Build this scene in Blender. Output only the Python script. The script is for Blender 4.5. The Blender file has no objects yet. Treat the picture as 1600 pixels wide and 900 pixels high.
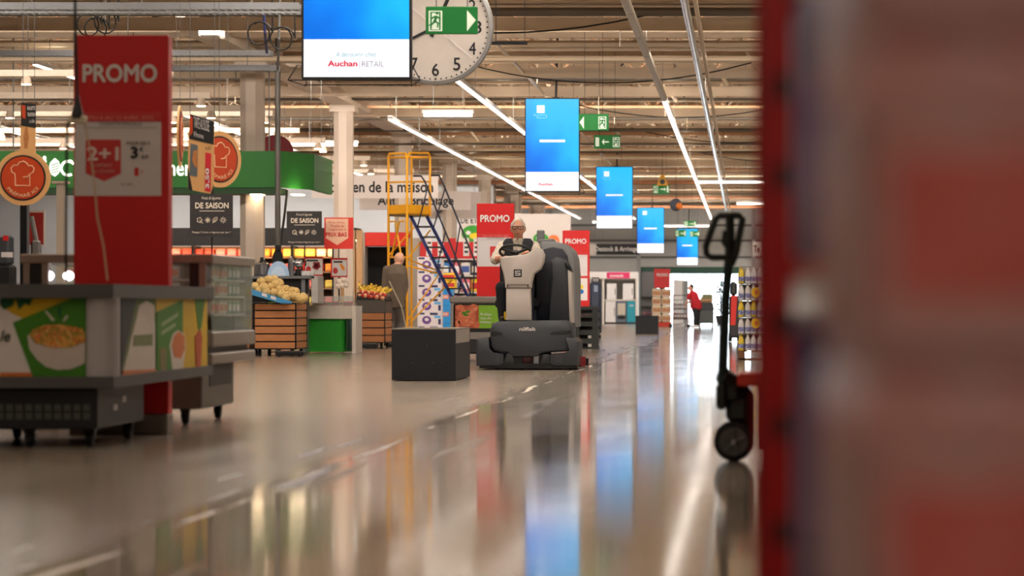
import bpy, bmesh, math, random
from mathutils import Vector, Matrix
random.seed(7)
sc = bpy.context.scene
col = sc.collection
# ---------------------------------------------------------------- camera
F, CX, CY, H = 4444.44, 1165.0, 477.0, 0.77      # focal length in pixels, vanishing point, eye height
cam_d = bpy.data.cameras.new('camera'); cam = bpy.data.objects.new('camera', cam_d); col.objects.link(cam)
cam.location = (0, 0, H); cam.rotation_euler = (math.pi/2, 0, 0)
cam_d.lens = 100; cam_d.sensor_width = 36; cam_d.shift_x = (800-CX)/1600; cam_d.shift_y = (CY-450)/1600
cam_d.clip_start = 0.05; cam_d.clip_end = 400
cam_d.dof.use_dof = True; cam_d.dof.focus_distance = 35.5; cam_d.dof.aperture_fstop = 2.9
sc.camera = cam
# ---------------------------------------------------------------- sky, exposure
w = bpy.data.worlds.new('daylight'); sc.world = w; w.use_nodes = True
bg = w.node_tree.nodes['Background']; bg.inputs[0].default_value = (0.80, 0.92, 1.0, 1); bg.inputs[1].default_value = 5.0
sc.view_settings.view_transform = 'Standard'; sc.view_settings.look = 'None'
sc.view_settings.gamma = 1; sc.view_settings.use_curve_mapping = False
sc.view_settings.exposure = 0.98
sc.cycles.max_bounces = 7; sc.cycles.diffuse_bounces = 4; sc.cycles.glossy_bounces = 4
sc.cycles.transparent_max_bounces = 8; sc.cycles.sample_clamp_indirect = 6.0
sc.cycles.caustics_reflective = False; sc.cycles.caustics_refractive = False
LED = 2.5            # radiance of the ceiling strip lights
SPOT = 10.0           # radiance of the small round downlights
SHELFLIGHT = 34.0
NEARLED = 12.0         # dimmed rows over the near end of the aisle, above the frame
DIMLED = 2.5           # nearly-off rows above the front counters
FILL = 17.0            # added fill lamps across the hall, hooded, lit away from the camera
UPFILL = 6.5         # added upward glow on the strips to brighten the roof
# ---------------------------------------------------------------- helpers
def lin(c):
    return tuple(((x/255)/12.92 if x/255 <= .04045 else ((x/255+.055)/1.055)**2.4) for x in c)
MATS = {}
def mat(name, rgb, rough=.5, metal=0., var=.06, scale=18., emit=0., bump=0., spec=None, alpha=None, trans=0.):
    if name in MATS: return MATS[name]
    m = bpy.data.materials.new(name); m.use_nodes = True
    nt = m.node_tree; b = nt.nodes['Principled BSDF']; L = nt.links.new
    c = lin(rgb)
    tc = nt.nodes.new('ShaderNodeTexCoord'); no = nt.nodes.new('ShaderNodeTexNoise'); no.inputs['Scale'].default_value = scale
    no.inputs['Detail'].default_value = 3
    L(tc.outputs['Object'], no.inputs['Vector'])
    mx = nt.nodes.new('ShaderNodeMix'); mx.data_type = 'RGBA'
    mx.inputs[6].default_value = (*[x*(1-var*1.6) for x in c], 1); mx.inputs[7].default_value = (*[min(1, x*(1+var*1.6)) for x in c], 1)
    L(no.outputs['Fac'], mx.inputs[0]); L(mx.outputs[2], b.inputs['Base Color'])
    b.inputs['Roughness'].default_value = rough; b.inputs['Metallic'].default_value = metal
    if spec is not None: b.inputs['Specular IOR Level'].default_value = spec
    if trans: b.inputs['Transmission Weight'].default_value = trans
    if alpha is not None: b.inputs['Alpha'].default_value = alpha
    if emit:
        L(mx.outputs[2], b.inputs['Emission Color']); b.inputs['Emission Strength'].default_value = emit
    if bump:
        bp = nt.nodes.new('ShaderNodeBump'); bp.inputs['Strength'].default_value = bump; bp.inputs['Distance'].default_value = .01
        L(no.outputs['Fac'], bp.inputs['Height']); L(bp.outputs[0], b.inputs['Normal'])
    MATS[name] = m
    return m
def ramp_mat(name, stops, kind='voronoi', scale=30., rough=.5, vscale=(1,1,1), emit=0.):
    if name in MATS: return MATS[name]
    m = bpy.data.materials.new(name); m.use_nodes = True
    nt = m.node_tree; b = nt.nodes['Principled BSDF']; L = nt.links.new
    tc = nt.nodes.new('ShaderNodeTexCoord'); mp = nt.nodes.new('ShaderNodeMapping'); mp.inputs['Scale'].default_value = vscale
    L(tc.outputs['Object'], mp.inputs[0])
    if kind == 'voronoi':
        t = nt.nodes.new('ShaderNodeTexVoronoi'); t.inputs['Scale'].default_value = scale; out = t.outputs['Color']
    elif kind == 'wave':
        t = nt.nodes.new('ShaderNodeTexWave'); t.inputs['Scale'].default_value = scale; t.inputs['Distortion'].default_value = 2.5; out = t.outputs['Fac']
    else:
        t = nt.nodes.new('ShaderNodeTexNoise'); t.inputs['Scale'].default_value = scale; t.inputs['Detail'].default_value = 4; out = t.outputs['Fac']
    L(mp.outputs[0], t.inputs['Vector'])
    r = nt.nodes.new('ShaderNodeValToRGB'); e = r.color_ramp.elements
    while len(e) > 1: e.remove(e[-1])
    for i, (p, c) in enumerate(stops):
        el = e[0] if i == 0 else e.new(p)
        el.position = p; el.color = (*lin(c), 1)
    if kind == 'voronoi':
        sx = nt.nodes.new('ShaderNodeSeparateColor'); L(out, sx.inputs[0]); L(sx.outputs[0], r.inputs[0])
    else: L(out, r.inputs[0])
    L(r.outputs[0], b.inputs['Base Color']); b.inputs['Roughness'].default_value = rough
    if emit:
        L(r.outputs[0], b.inputs['Emission Color']); b.inputs['Emission Strength'].default_value = emit
    MATS[name] = m
    return m
def P(px, py, Y): return Vector(((px-CX)*Y/F, Y, H+(CY-py)*Y/F))
def PX(px, Y): return (px-CX)*Y/F
def PZ(py, Y): return H+(CY-py)*Y/F
def origin(o):
    v = Vector((0, 0, 0))
    while o is not None: v += o.location; o = o.parent
    return v
class MB:
    def __init__(s): s.v = []; s.f = []
    def add(s, vs, fs):
        n = len(s.v); s.v += [Vector(v) for v in vs]; s.f += [tuple(i+n for i in f) for f in fs]; return s
    def box(s, x0, x1, y0, y1, z0, z1):
        return s.add([(x0,y0,z0),(x1,y0,z0),(x1,y1,z0),(x0,y1,z0),(x0,y0,z1),(x1,y0,z1),(x1,y1,z1),(x0,y1,z1)],
                     [(0,1,2,3),(4,5,6,7),(0,1,5,4),(1,2,6,5),(2,3,7,6),(3,0,4,7)])
    def cbox(s, x0, x1, y0, y1, z0, z1, r=.01):
        # box with chamfered edges
        vs = []
        X = (x0, x1); Y = (y0, y1); Z = (z0, z1)
        for i in (0,1):
            for j in (0,1):
                for k in (0,1):
                    sx, sy, sz = (r if i == 0 else -r), (r if j == 0 else -r), (r if k == 0 else -r)
                    vs += [(X[i], Y[j]+sy, Z[k]+sz), (X[i]+sx, Y[j], Z[k]+sz), (X[i]+sx, Y[j]+sy, Z[k])]
        return s.hull(vs)
    def hull(s, vs):
        bm = bmesh.new()
        for v in vs: bm.verts.new(v)
        bmesh.ops.convex_hull(bm, input=bm.verts[:])
        loose = [v for v in bm.verts if not v.link_faces]
        bmesh.ops.delete(bm, geom=loose, context='VERTS')
        bmesh.ops.dissolve_limit(bm, angle_limit=.01, verts=bm.verts[:], edges=bm.edges[:])
        bm.verts.index_update()
        s.add([v.co.copy() for v in bm.verts], [tuple(v.index for v in f.verts) for f in bm.faces]); bm.free(); return s
    def prism(s, pts, axis, a0, a1):
        def mk(p, a):
            return (p[0], a, p[1]) if axis == 'y' else ((a, p[0], p[1]) if axis == 'x' else (p[0], p[1], a))
        n = len(pts)
        return s.add([mk(p, a0) for p in pts]+[mk(p, a1) for p in pts],
                     [tuple(range(n)), tuple(range(n, 2*n))]+[(i, (i+1) % n, n+(i+1) % n, n+i) for i in range(n)])
    def cyl(s, p0, p1, r0, r1=None, n=10):
        return s.tube([p0, p1], r0, n, r1)
    def tube(s, pts, r, n=8, r1=None, closed=False):
        pts = [Vector(p) for p in pts]; N = len(pts); base = len(s.v)
        up = None; rings = []
        for i, p in enumerate(pts):
            if closed: d = pts[(i+1) % N]-pts[i-1]
            else: d = pts[min(i+1, N-1)]-pts[max(i-1, 0)]
            if d.length < 1e-9: d = Vector((0,0,1))
            d.normalize()
            if up is None: up = d.orthogonal().normalized()
            a = up-d*up.dot(d)
            if a.length < 1e-6: a = d.orthogonal()
            a.normalize(); up = a; b = d.cross(a)
            rr = r if r1 is None else r+(r1-r)*i/max(1, N-1)
            rings.append([p+(a*math.cos(t)+b*math.sin(t))*rr for t in [2*math.pi*k/n for k in range(n)]])
        for ring in rings: s.v += ring
        segs = N if closed else N-1
        for i in range(segs):
            j = (i+1) % N
            for k in range(n):
                s.f.append((base+i*n+k, base+i*n+(k+1) % n, base+j*n+(k+1) % n, base+j*n+k))
        if not closed:
            s.f.append(tuple(base+k for k in range(n))); s.f.append(tuple(base+(N-1)*n+k for k in range(n)))
        return s
    def lathe(s, prof, c=(0,0,0), n=16, axis='z', ell=(1,1)):
        c = Vector(c); base = len(s.v)
        for r, z in prof:
            for k in range(n):
                t = 2*math.pi*k/n; x, y = r*math.cos(t)*ell[0], r*math.sin(t)*ell[1]
                q = Vector((x, y, z)) if axis == 'z' else (Vector((x, z, y)) if axis == 'y' else Vector((z, x, y)))
                s.v.append(c+q)
        m = len(prof)
        for i in range(m-1):
            for k in range(n):
                s.f.append((base+i*n+k, base+i*n+(k+1) % n, base+(i+1)*n+(k+1) % n, base+(i+1)*n+k))
        s.f.append(tuple(base+k for k in range(n))); s.f.append(tuple(base+(m-1)*n+k for k in range(n)))
        return s
    def ell(s, c, rx, ry, rz, n=14, m=9):
        prof = [(max(1e-4, math.sin(math.pi*i/m)), -math.cos(math.pi*i/m)) for i in range(m+1)]
        base = len(s.v); s.lathe(prof, (0,0,0), n)
        for i in range(base, len(s.v)):
            v = s.v[i]; s.v[i] = Vector((c[0]+v.x*rx, c[1]+v.y*ry, c[2]+v.z*rz))
        return s
    def cap(s, p0, p1, r0, r1, n=12):
        s.cyl(p0, p1, r0, r1, n); s.ell(p0, r0, r0, r0, n, 8); s.ell(p1, r1, r1, r1, n, 8); return s
    def loft(s, secs, n=18):
        # secs: (center, half width, half depth, yaw)
        base = len(s.v)
        for c, a, b, yaw in secs:
            for k in range(n):
                t = 2*math.pi*k/n; x, y = a*math.cos(t), b*math.sin(t)
                s.v.append(Vector((c[0]+x*math.cos(yaw)-y*math.sin(yaw), c[1]+x*math.sin(yaw)+y*math.cos(yaw), c[2])))
        m = len(secs)
        for i in range(m-1):
            for k in range(n):
                s.f.append((base+i*n+k, base+i*n+(k+1) % n, base+(i+1)*n+(k+1) % n, base+(i+1)*n+k))
        s.f.append(tuple(base+k for k in range(n))); s.f.append(tuple(base+(m-1)*n+k for k in range(n)))
        return s
    def xf(s, M, start=0):
        for i in range(start, len(s.v)): s.v[i] = M @ s.v[i]
        return s
    def mesh(s, name, o=Vector((0,0,0)), smooth=None):
        me = bpy.data.meshes.new(name); me.from_pydata([tuple(v-o) for v in s.v], [], s.f)
        bm = bmesh.new(); bm.from_mesh(me); bmesh.ops.recalc_face_normals(bm, faces=bm.faces[:]); bm.to_mesh(me); bm.free()
        if smooth:
            for p in me.polygons: p.use_smooth = True
            me.set_sharp_from_angle(angle=math.radians(smooth))
        return me
    def build(s, name, m, parent=None, smooth=None):
        me = s.mesh(name, origin(parent), smooth); me.materials.append(m)
        return link(name, me, parent)
def link(name, me, parent=None):
    o = bpy.data.objects.new(name, me); col.objects.link(o)
    if parent is not None: o.parent = parent
    return o
def tag(o, label, cat, group=None, kind=None):
    o['label'] = label; o['category'] = cat
    if group: o['group'] = group
    if kind: o['kind'] = kind
    return o
def thing(name, label, cat, loc=(0,0,0), group=None):
    o = bpy.data.objects.new(name, None); col.objects.link(o); o.empty_display_size = .1
    o.location = loc
    return tag(o, label, cat, group)
ONES = ('first','second','third','fourth','fifth','sixth','seventh','eighth','ninth','tenth','eleventh','twelfth','thirteenth','fourteenth','fifteenth','sixteenth','seventeenth','eighteenth','nineteenth')
TENS = {2:('twentieth','twenty'),3:('thirtieth','thirty'),4:('fortieth','forty')}
def nth(i):     # 0 -> first
    n = i+1
    if n < 20: return ONES[n-1]
    t_, u_ = divmod(n, 10); return TENS[t_][0] if u_ == 0 else TENS[t_][1]+'-'+ONES[u_-1]
def structure(o): o['kind'] = 'structure'; return o
def kids(o): return [c for c in bpy.data.objects if c.parent == o]
def dup(o, loc, rz=None, label=None, parent=None, tree=None):
    if tree is None:
        def rd(x): return (x, [rd(c) for c in x.children])
        tree = rd(o)
    c = o.copy(); col.objects.link(c)
    if parent is not None: c.parent = parent; c.location = (0,0,0) if loc is None else loc
    else: c.location = loc
    if rz is not None: c.rotation_euler = (0, 0, rz)
    if label: c['label'] = label
    for ch, sub in tree[1]:
        dup(ch, ch.location, None, None, c, (ch, sub))
    return c
def pp(parent, name, pts, Y, m, th=.004):       # a thin printed or cut shape facing the aisle, outline in photo pixels at depth Y
    return MB().prism([(PX(x, Y), PZ(y, Y)) for x, y in pts], 'y', Y-th, Y).build(name, m, parent)
def pr(parent, name, x0, y0, x1, y1, Y, m, th=.004):
    return pp(parent, name, [(x0,y0),(x1,y0),(x1,y1),(x0,y1)], Y, m, th)
def pe(parent, name, cx, cy, rx, ry, Y, m, th=.004, n=28):
    return pp(parent, name, [(cx+rx*math.cos(2*math.pi*k/n), cy+ry*math.sin(2*math.pi*k/n)) for k in range(n)], Y, m, th)
def wires(parent, ps, r=.006, m=None, z=6.09, name='suspension_wire'):
    for p in ps: MB().tube([p, (p[0], p[1], z)], r, 4).build(name, m or GREYM, parent)
TXT = {}
def textdata(s, bold=0., shear=0.):
    key = (s, bold, shear)
    if key not in TXT:
        cu = bpy.data.curves.new('t', 'FONT'); cu.body = s; cu.size = 1; cu.shear = shear; cu.resolution_u = 3; cu.fill_mode = 'FRONT'
        o = bpy.data.objects.new('t', cu); col.objects.link(o)
        dg = bpy.context.evaluated_depsgraph_get(); me = bpy.data.meshes.new_from_object(o.evaluated_get(dg))
        vs = [v.co.copy() for v in me.vertices]; fs = [tuple(p.vertices) for p in me.polygons]
        if bold:        # heavier strokes: the same outline stamped five times, slightly shifted
            v0, f0 = vs, fs; vs = []; fs = []
            for ci, (dx, dy) in enumerate(((0,0),(bold,0),(-bold,0),(0,bold),(0,-bold))):
                n0 = len(vs); vs += [v+Vector((dx,dy,ci*.0008)) for v in v0]; fs += [tuple(i+n0 for i in q_) for q_ in f0]
        bpy.data.objects.remove(o); bpy.data.curves.remove(cu); bpy.data.meshes.remove(me)
        x0 = min(v.x for v in vs); x1 = max(v.x for v in vs); y0 = min(v.y for v in vs); y1 = max(v.y for v in vs)
        TXT[key] = ([((v.x-x0)/(x1-x0), (v.y-y0)/(y1-y0), v.z) for v in vs], fs)
    return TXT[key]
def text(parent, s, x0, y0, x1, y1, Y, m, bold=0., shear=0., name='lettering', fn=None, slope=0.):
    # lettering that fills the given pixel box (bottom y1) on a surface facing the aisle, at depth Y; fn maps (u, v) for other surfaces
    uv, fs = textdata(s, bold, shear); mb = MB()
    if fn is None: vs = [(PX(x0+u*(x1-x0), Y), Y-.003-d_, PZ(y1+v*(y0-y1)+slope*u, Y)) for u, v, d_ in uv]
    else: vs = [Vector(fn(u, v))-Vector((0, d_, 0)) for u, v, d_ in uv]
    mb.add(vs, fs)
    me = bpy.data.meshes.new(name); o = origin(parent); me.from_pydata([tuple(v-o) for v in mb.v], [], mb.f); me.materials.append(m)
    return link(name, me, parent)
def remeshed(mb, name, m, parent, voxel=.012, smooth=4):
    me = mb.mesh('tmp', origin(parent)); o = bpy.data.objects.new('tmp', me); col.objects.link(o)
    r = o.modifiers.new('r', 'REMESH'); r.mode = 'VOXEL'; r.voxel_size = voxel; r.use_smooth_shade = True
    if smooth: sm = o.modifiers.new('s', 'SMOOTH'); sm.factor = .5; sm.iterations = smooth
    dg = bpy.context.evaluated_depsgraph_get(); ev = bpy.data.meshes.new_from_object(o.evaluated_get(dg))
    bpy.data.objects.remove(o); bpy.data.meshes.remove(me)
    ev.name = name; ev.materials.clear(); ev.materials.append(m)
    for p in ev.polygons: p.use_smooth = True
    return link(name, ev, parent)
# ---------------------------------------------------------------- common materials
WHITE = mat('white_paint', (222,216,208), .5); GREYM = mat('grey_metal', (120,118,116), .4, .6); DKGREY = mat('dark_grey_plastic', (52,56,62), .45)
BLACK = mat('black_plastic', (16,17,19), .45); RED = mat('red_print', (205,22,24), .45, var=.03); REDL = mat('pale_red_print', (206,52,52), .5, var=.03)
PAPER = mat('white_print', (226,222,220), .55, var=.02); INK = mat('black_print', (22,22,24), .6); GREEN = mat('green_sign_paint', (34,122,36), .45, var=.05)
WOOD = ramp_mat('crate_wood', [(0,(150,92,52)),(.5,(186,122,74)),(1,(205,146,96))], 'noise', 6, .6, (1,3,22))
PALEWOOD = ramp_mat('pale_wood', [(0,(176,130,86)),(1,(214,172,124))], 'noise', 5, .6, (14,14,1))
STEEL = mat('galvanised_steel', (150,152,155), .35, .8); YEL = mat('yellow_paint', (238,168,20), .4, var=.04); NAVY = mat('blue_paint', (22,34,96), .4)
BLACKM = mat('black_metal', (18,19,22), .4, .3); CABLE = mat('cable_rubber', (14,14,15), .6)
EXITG = mat('exit_green', (6,120,48), .5, var=.03, emit=.08); EXITW = mat('exit_white', (222,236,214), .5, var=.02, emit=.2)
LEDM = mat('led_diffuser', (255,245,234), .4, var=0, emit=LED); NEARM = mat('led_diffuser_dimmed', (255,245,234), .4, var=0, emit=NEARLED); DIMM = mat('led_diffuser_low', (255,245,234), .4, var=0, emit=DIMLED); REARFILLM = mat('rear_fill_diffuser', (255,245,234), .4, var=0, emit=9.0); FILLM = mat('fill_lens', (255,243,230), .4, var=0, emit=FILL); UPFILLM = mat('up_fill', (255,236,210), .4, var=0, emit=UPFILL); LEDOFF = mat('led_diffuser_off', (176,172,166), .35)
SPOTM = mat('spot_lens', (255,226,188), .4, var=0, emit=SPOT)
# ================================================================ the setting
def floor_material():
    m = bpy.data.materials.new('polished_floor'); m.use_nodes = True
    nt = m.node_tree; b = nt.nodes['Principled BSDF']; L = nt.links.new; N = nt.nodes.new
    tc = N('ShaderNodeTexCoord'); sep = N('ShaderNodeSeparateXYZ'); L(tc.outputs['Object'], sep.inputs[0])
    def noise(scale, vs, detail=3):
        mp = N('ShaderNodeMapping'); mp.inputs['Scale'].default_value = vs; L(tc.outputs['Object'], mp.inputs[0])
        t = N('ShaderNodeTexNoise'); t.inputs['Scale'].default_value = scale; t.inputs['Detail'].default_value = detail; L(mp.outputs[0], t.inputs[0]); return t.outputs['Fac']
    def math_(op, a, b_=None, c=None, clamp=False):
        n = N('ShaderNodeMath'); n.operation = op; n.use_clamp = clamp
        for i, x in enumerate((a, b_, c)):
            if x is None: continue
            if isinstance(x, (int, float)): n.inputs[i].default_value = x
            else: L(x, n.inputs[i])
        return n.outputs[0]
    def mix(f, a, c):
        n = N('ShaderNodeMix'); n.data_type = 'RGBA'
        if isinstance(f, float): n.inputs[0].default_value = f
        else: L(f, n.inputs[0])
        for i, x in ((6, a), (7, c)):
            if isinstance(x, tuple): n.inputs[i].default_value = (*lin(x), 1)
            else: L(x, n.inputs[i])
        return n.outputs[2]
    br = N('ShaderNodeTexBrick'); br.offset = 0; br.inputs['Scale'].default_value = 1; br.inputs['Mortar Size'].default_value = .004
    br.inputs['Brick Width'].default_value = .6; br.inputs['Row Height'].default_value = .6
    br.inputs['Color1'].default_value = (*lin((190,180,166)), 1); br.inputs['Color2'].default_value = (*lin((178,168,154)), 1); br.inputs['Mortar'].default_value = (*lin((118,106,92)), 1)
    L(tc.outputs['Object'], br.inputs[0])
    c = mix(math_('MULTIPLY', noise(1, (1.3,.35,1), 5), .55), br.outputs[0], (134,124,112))
    # dark scuffs and dirt trails running along the aisle
    sc1 = math_('MULTIPLY', math_('SUBTRACT', noise(1, (5.5,.28,1), 6), .53, clamp=True), 6.0, clamp=True)
    near = math_('SUBTRACT', 1.0, math_('MULTIPLY', math_('ABSOLUTE', math_('ADD', sep.outputs[0], 2.15)), .9), clamp=True)
    scf = math_('MULTIPLY', sc1, near); c = mix(scf, c, (74,66,58))
    # worn pale joint line at the edge of the main aisle
    wob = math_('MULTIPLY', math_('SUBTRACT', noise(1, (.4,.5,1), 4), .5), .22)
    d = math_('ABSOLUTE', math_('ADD', math_('ADD', sep.outputs[0], 1.98), wob))
    ln = math_('SUBTRACT', 1.0, math_('DIVIDE', d, .042), clamp=True)
    ln = math_('MULTIPLY', ln, math_('MULTIPLY_ADD', noise(1, (9,.55,1), 6), 7.0, -3.2, clamp=True))
    darker = math_('MULTIPLY_ADD', math_('ADD', math_('ADD', sep.outputs[0], 2.0), wob), -8.0, 0.0, clamp=True)
    c = mix(math_('MULTIPLY', darker, .55), c, (126,112,98))  # base colour darker left of the joint line
    c = mix(math_('MULTIPLY', ln, .85), c, (222,212,198))
    d2 = math_('ABSOLUTE', math_('ADD', math_('ADD', sep.outputs[0], 2.12), wob))
    ln2 = math_('MULTIPLY', math_('SUBTRACT', 1.0, math_('DIVIDE', d2, .05), clamp=True), math_('MULTIPLY_ADD', noise(1, (5,.5,1), 6), 6.0, -2.8, clamp=True))
    c = mix(ln2, c, (70,60,50))
    L(c, b.inputs['Base Color'])
    # wet, freshly washed trail left by the scrubber
    tr = math_('MULTIPLY_ADD', sep.outputs[1], -.031, 1.575)
    wd = math_('ABSOLUTE', math_('ADD', math_('ADD', sep.outputs[0], tr), math_('MULTIPLY', wob, .6)))
    wet = math_('SUBTRACT', 1.0, math_('DIVIDE', wd, .30), clamp=True)
    ro = math_('MULTIPLY_ADD', noise(1, (2.2,.5,1), 4), .10, .035)
    ro = math_('SUBTRACT', ro, math_('MULTIPLY', wet, .02))
    # the floor left of the joint has not been washed yet: duller
    dull = math_('MULTIPLY_ADD', math_('ADD', math_('ADD', sep.outputs[0], 2.0), wob), -8.0, 0.0, clamp=True)
    ro = math_('MULTIPLY_ADD', dull, .11, ro)
    ro = math_('MAXIMUM', ro, math_('MULTIPLY', math_('MAXIMUM', math_('MAXIMUM', ln, ln2), math_('MULTIPLY', scf, .7)), .6))
    L(ro, b.inputs['Roughness'])
    b.inputs['Specular IOR Level'].default_value = .55
    bp = N('ShaderNodeBump'); bp.inputs['Strength'].default_value = .06; bp.inputs['Distance'].default_value = .01
    L(noise(1, (.7,4.0,1), 3), bp.inputs['Height']); L(bp.outputs[0], b.inputs['Normal'])
    return m
YB = 122.0
structure(MB().box(-30, 16, -10, YB+.2, -.2, 0).build('floor', floor_material()))
CEILM = ramp_mat('roof_deck', [(0,(172,152,126)),(1,(194,174,148))], 'noise', .5, .7, (1,1,1))
ceil = structure(MB().box(-30, 16, -10, YB+.4, 6.1, 6.3).build('ceiling', CEILM))
WALLM = mat('grey_wall_paint', (176,176,174), .6, scale=2); WALLS = mat('warm_wall_paint', (168,158,144), .7, scale=1)
structure(MB().box(-30.2, -30, -10, YB+.4, 0, 6.1).build('wall_left', WALLS))
structure(MB().box(16, 16.2, -10, YB+.4, 0, 6.1).build('wall_right', WALLS))
structure(MB().box(-30, 16, -10.2, -10, 0, 6.1).build('wall_front', WALLS))
xo0, xo1, zo = PX(1000, YB), PX(1176, YB), PZ(417, YB)
wb = structure(MB().box(-30, xo0, YB, YB+.3, 0, 6.1).box(xo1, 16, YB, YB+.3, 0, 6.1).box(xo0, xo1, YB, YB+.3, zo, 6.1).build('wall_back', WALLM))
structure(MB().box(-30, -8.7, 98, 98.2, 0, 6.1).build('wall_backdrop', mat('far_hall_backdrop', (206,210,216), .6, scale=1)))  # added wall, its pale colour stands in for the bright far hall
TRIMM = mat('wall_rail_grey', (96,96,96), .5)
for py in (352, 376, 402):
    MB().box(-30, 16, YB-.05, YB, PZ(py, YB)-.05, PZ(py, YB)+.05).build('wall_rail', TRIMM, wb)
for px in (860, 998, 1178):
    MB().box(PX(px, YB)-.09, PX(px, YB)+.09, YB-.12, YB, 0, 6.1).build('wall_post', mat('pale_grey_post', (150,150,150), .5), wb)
# entrance: glazed porch, daylight beyond
PORCH = mat('porch_green_frame', (24,74,58), .5); GLASS = mat('dim_porch_glass', (104,122,122), .08, var=.3, scale=3, alpha=.55)
door = structure(MB().box(xo0, xo1, YB+.02, YB+.12, PZ(428, YB), zo).box(PX(1038,YB)-.04, PX(1038,YB)+.04, YB+.02, YB+.12, 0, zo)
    .box(xo1-.08, xo1, YB+.02, YB+.12, 0, zo).box(xo0, xo0+.08, YB+.02, YB+.12, 0, zo).build('door_1', PORCH))
MB().box(xo0+.08, PX(1038,YB)-.04, YB+.06, YB+.075, .05, PZ(428,YB)).build('pane', GLASS, door)
structure(MB().box(-40, 40, YB+.3, 190, -.12, -.02).build('floor_outside', mat('pavement', (190,186,178), .8)))

# ---- roof joists, pipes, beams
frame = bpy.data.objects.new('roof_frame', None); col.objects.link(frame); structure(frame)
STEELT = mat('joist_paint', (200,180,156), .55, var=.1, scale=2); STEELD = mat('joist_rust', (176,134,100), .6, var=.12, scale=2)
jm = MB(); zb, zt = 5.05, 5.75
jm.box(-30, 16, -.06, .06, zb-.04, zb+.04); jm.box(-30, 16, -.06, .06, zt-.05, zt+.05)
x = -30
while x < 15.5:
    jm.cyl((x,0,zb),(x+.7,0,zt),.025,n=4); jm.cyl((x+.7,0,zt),(x+1.4,0,zb),.025,n=4); x += 1.4
jmesh = jm.mesh('roof_joist'); jmesh.materials.append(STEELT); jmesh2 = jmesh.copy(); jmesh2.materials.clear(); jmesh2.materials.append(STEELD)
y = 31.0; i = 0
while y < 121:
    o = link('roof_joist', jmesh2 if i % 4 == 1 else jmesh, frame); o.location = (0, y, 0); y += 2.35; i += 1
# ribs of the roof deck
rm = MB().box(-30, 16, -.10, .10, 5.98, 6.1).mesh('deck_rib'); rm.materials.append(STEELT)
y = 44.0
while y < 121:
    o = link('deck_rib', rm, frame); o.location = (0, y, 0); y += 1.15
def pipe(name, pts, r, m, n=6): return MB().tube(pts, r, n).build(name, m, frame, 40)
PIPEM = mat('pipe_paint', (196,176,150), .45, var=.08, scale=3); PIPER = mat('rusty_pipe', (170,112,76), .55, var=.12, scale=3); PIPED = mat('dark_pipe', (84,74,62), .5)
for k in range(44):
    yy = 33+k*2.0+random.uniform(-.8,.8); zz = random.uniform(4.55, 5.5)
    pipe('conduit', [(-30, yy, zz), (16, yy, zz)], random.choice((.012,.018,.03,.045,.06)), random.choice((PIPEM,PIPEM,PIPER,PIPED)))
for k in range(10):
    xx = -14+k*2.1+random.uniform(-.5,.5); zz = random.uniform(4.8, 5.6)
    pipe('conduit', [(xx, 34+random.uniform(0,8), zz), (xx, 121, zz)], random.choice((.02,.03)), random.choice((PIPEM,PIPED)))
for k in range(90):     # drop rods
    yy = random.uniform(36, 100); xx = random.uniform(-11, .2)
    pipe('hanger_rod', [(xx, yy, 6.09), (xx, yy, random.uniform(4.5, 5.0))], .008, random.choice((PIPED, PIPEM)), 4)
for k in range(14):      # stay bars leaning through the roof space
    yy = random.uniform(42, 90); xx = random.uniform(-9, 0)
    pipe('stay_bar', [(xx, yy, 6.0), (xx+random.uniform(.5,1.2), yy+random.uniform(2,5), 4.9)], .04, STEELT, 4)
for k in range(5):      # slack cables strung between joists
    yy = 40+k*9; xx = -6+k*1.1; pts = []
    for t in range(13):
        u = t/12; pts.append((xx+u*5, yy, 4.95-.35*(1-(2*u-1)**2)))
    pipe('slack_cable', pts, .012, CABLE, 5)
# white beam line on columns along the produce side
COLM = mat('column_paint', (206,190,174), .5, var=.04, scale=1.5)
bx = -8.25; zc = 4.87
for b0, b1 in ((41.5, 121.5),):
    MB().box(bx-.22, bx+.22, b0, b1, zc, zc+.10).box(bx-.07, bx+.07, b0, b1, zc+.10, zc+.62).box(bx-.22, bx+.22, b0, b1, zc+.62, zc+.72).build('beam', COLM, frame)
for yy in (47.6, 58.4, 68.5, 79.3, 90, 101, 112):
    c_ = MB()
    pts = []
    for t in range(8):
        a = math.pi/4*t+math.pi/8; pts.append((bx+.21*math.cos(a), yy+.21*math.sin(a)))
    c_.prism(pts, 'z', 0, zc); c_.box(bx-.26, bx+.26, yy-.26, yy+.26, zc-.14, zc)
    c_.box(bx-.24, bx+.24, yy-.24, yy+.24, 0, .25)
    structure(c_.build('column', COLM))
for yy in (44., 66., 88., 110.):        # second column line deep in the produce hall
    structure(MB().box(-19.2, -18.85, yy-.18, yy+.18, 0, 6.1).build('column', COLM))

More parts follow.
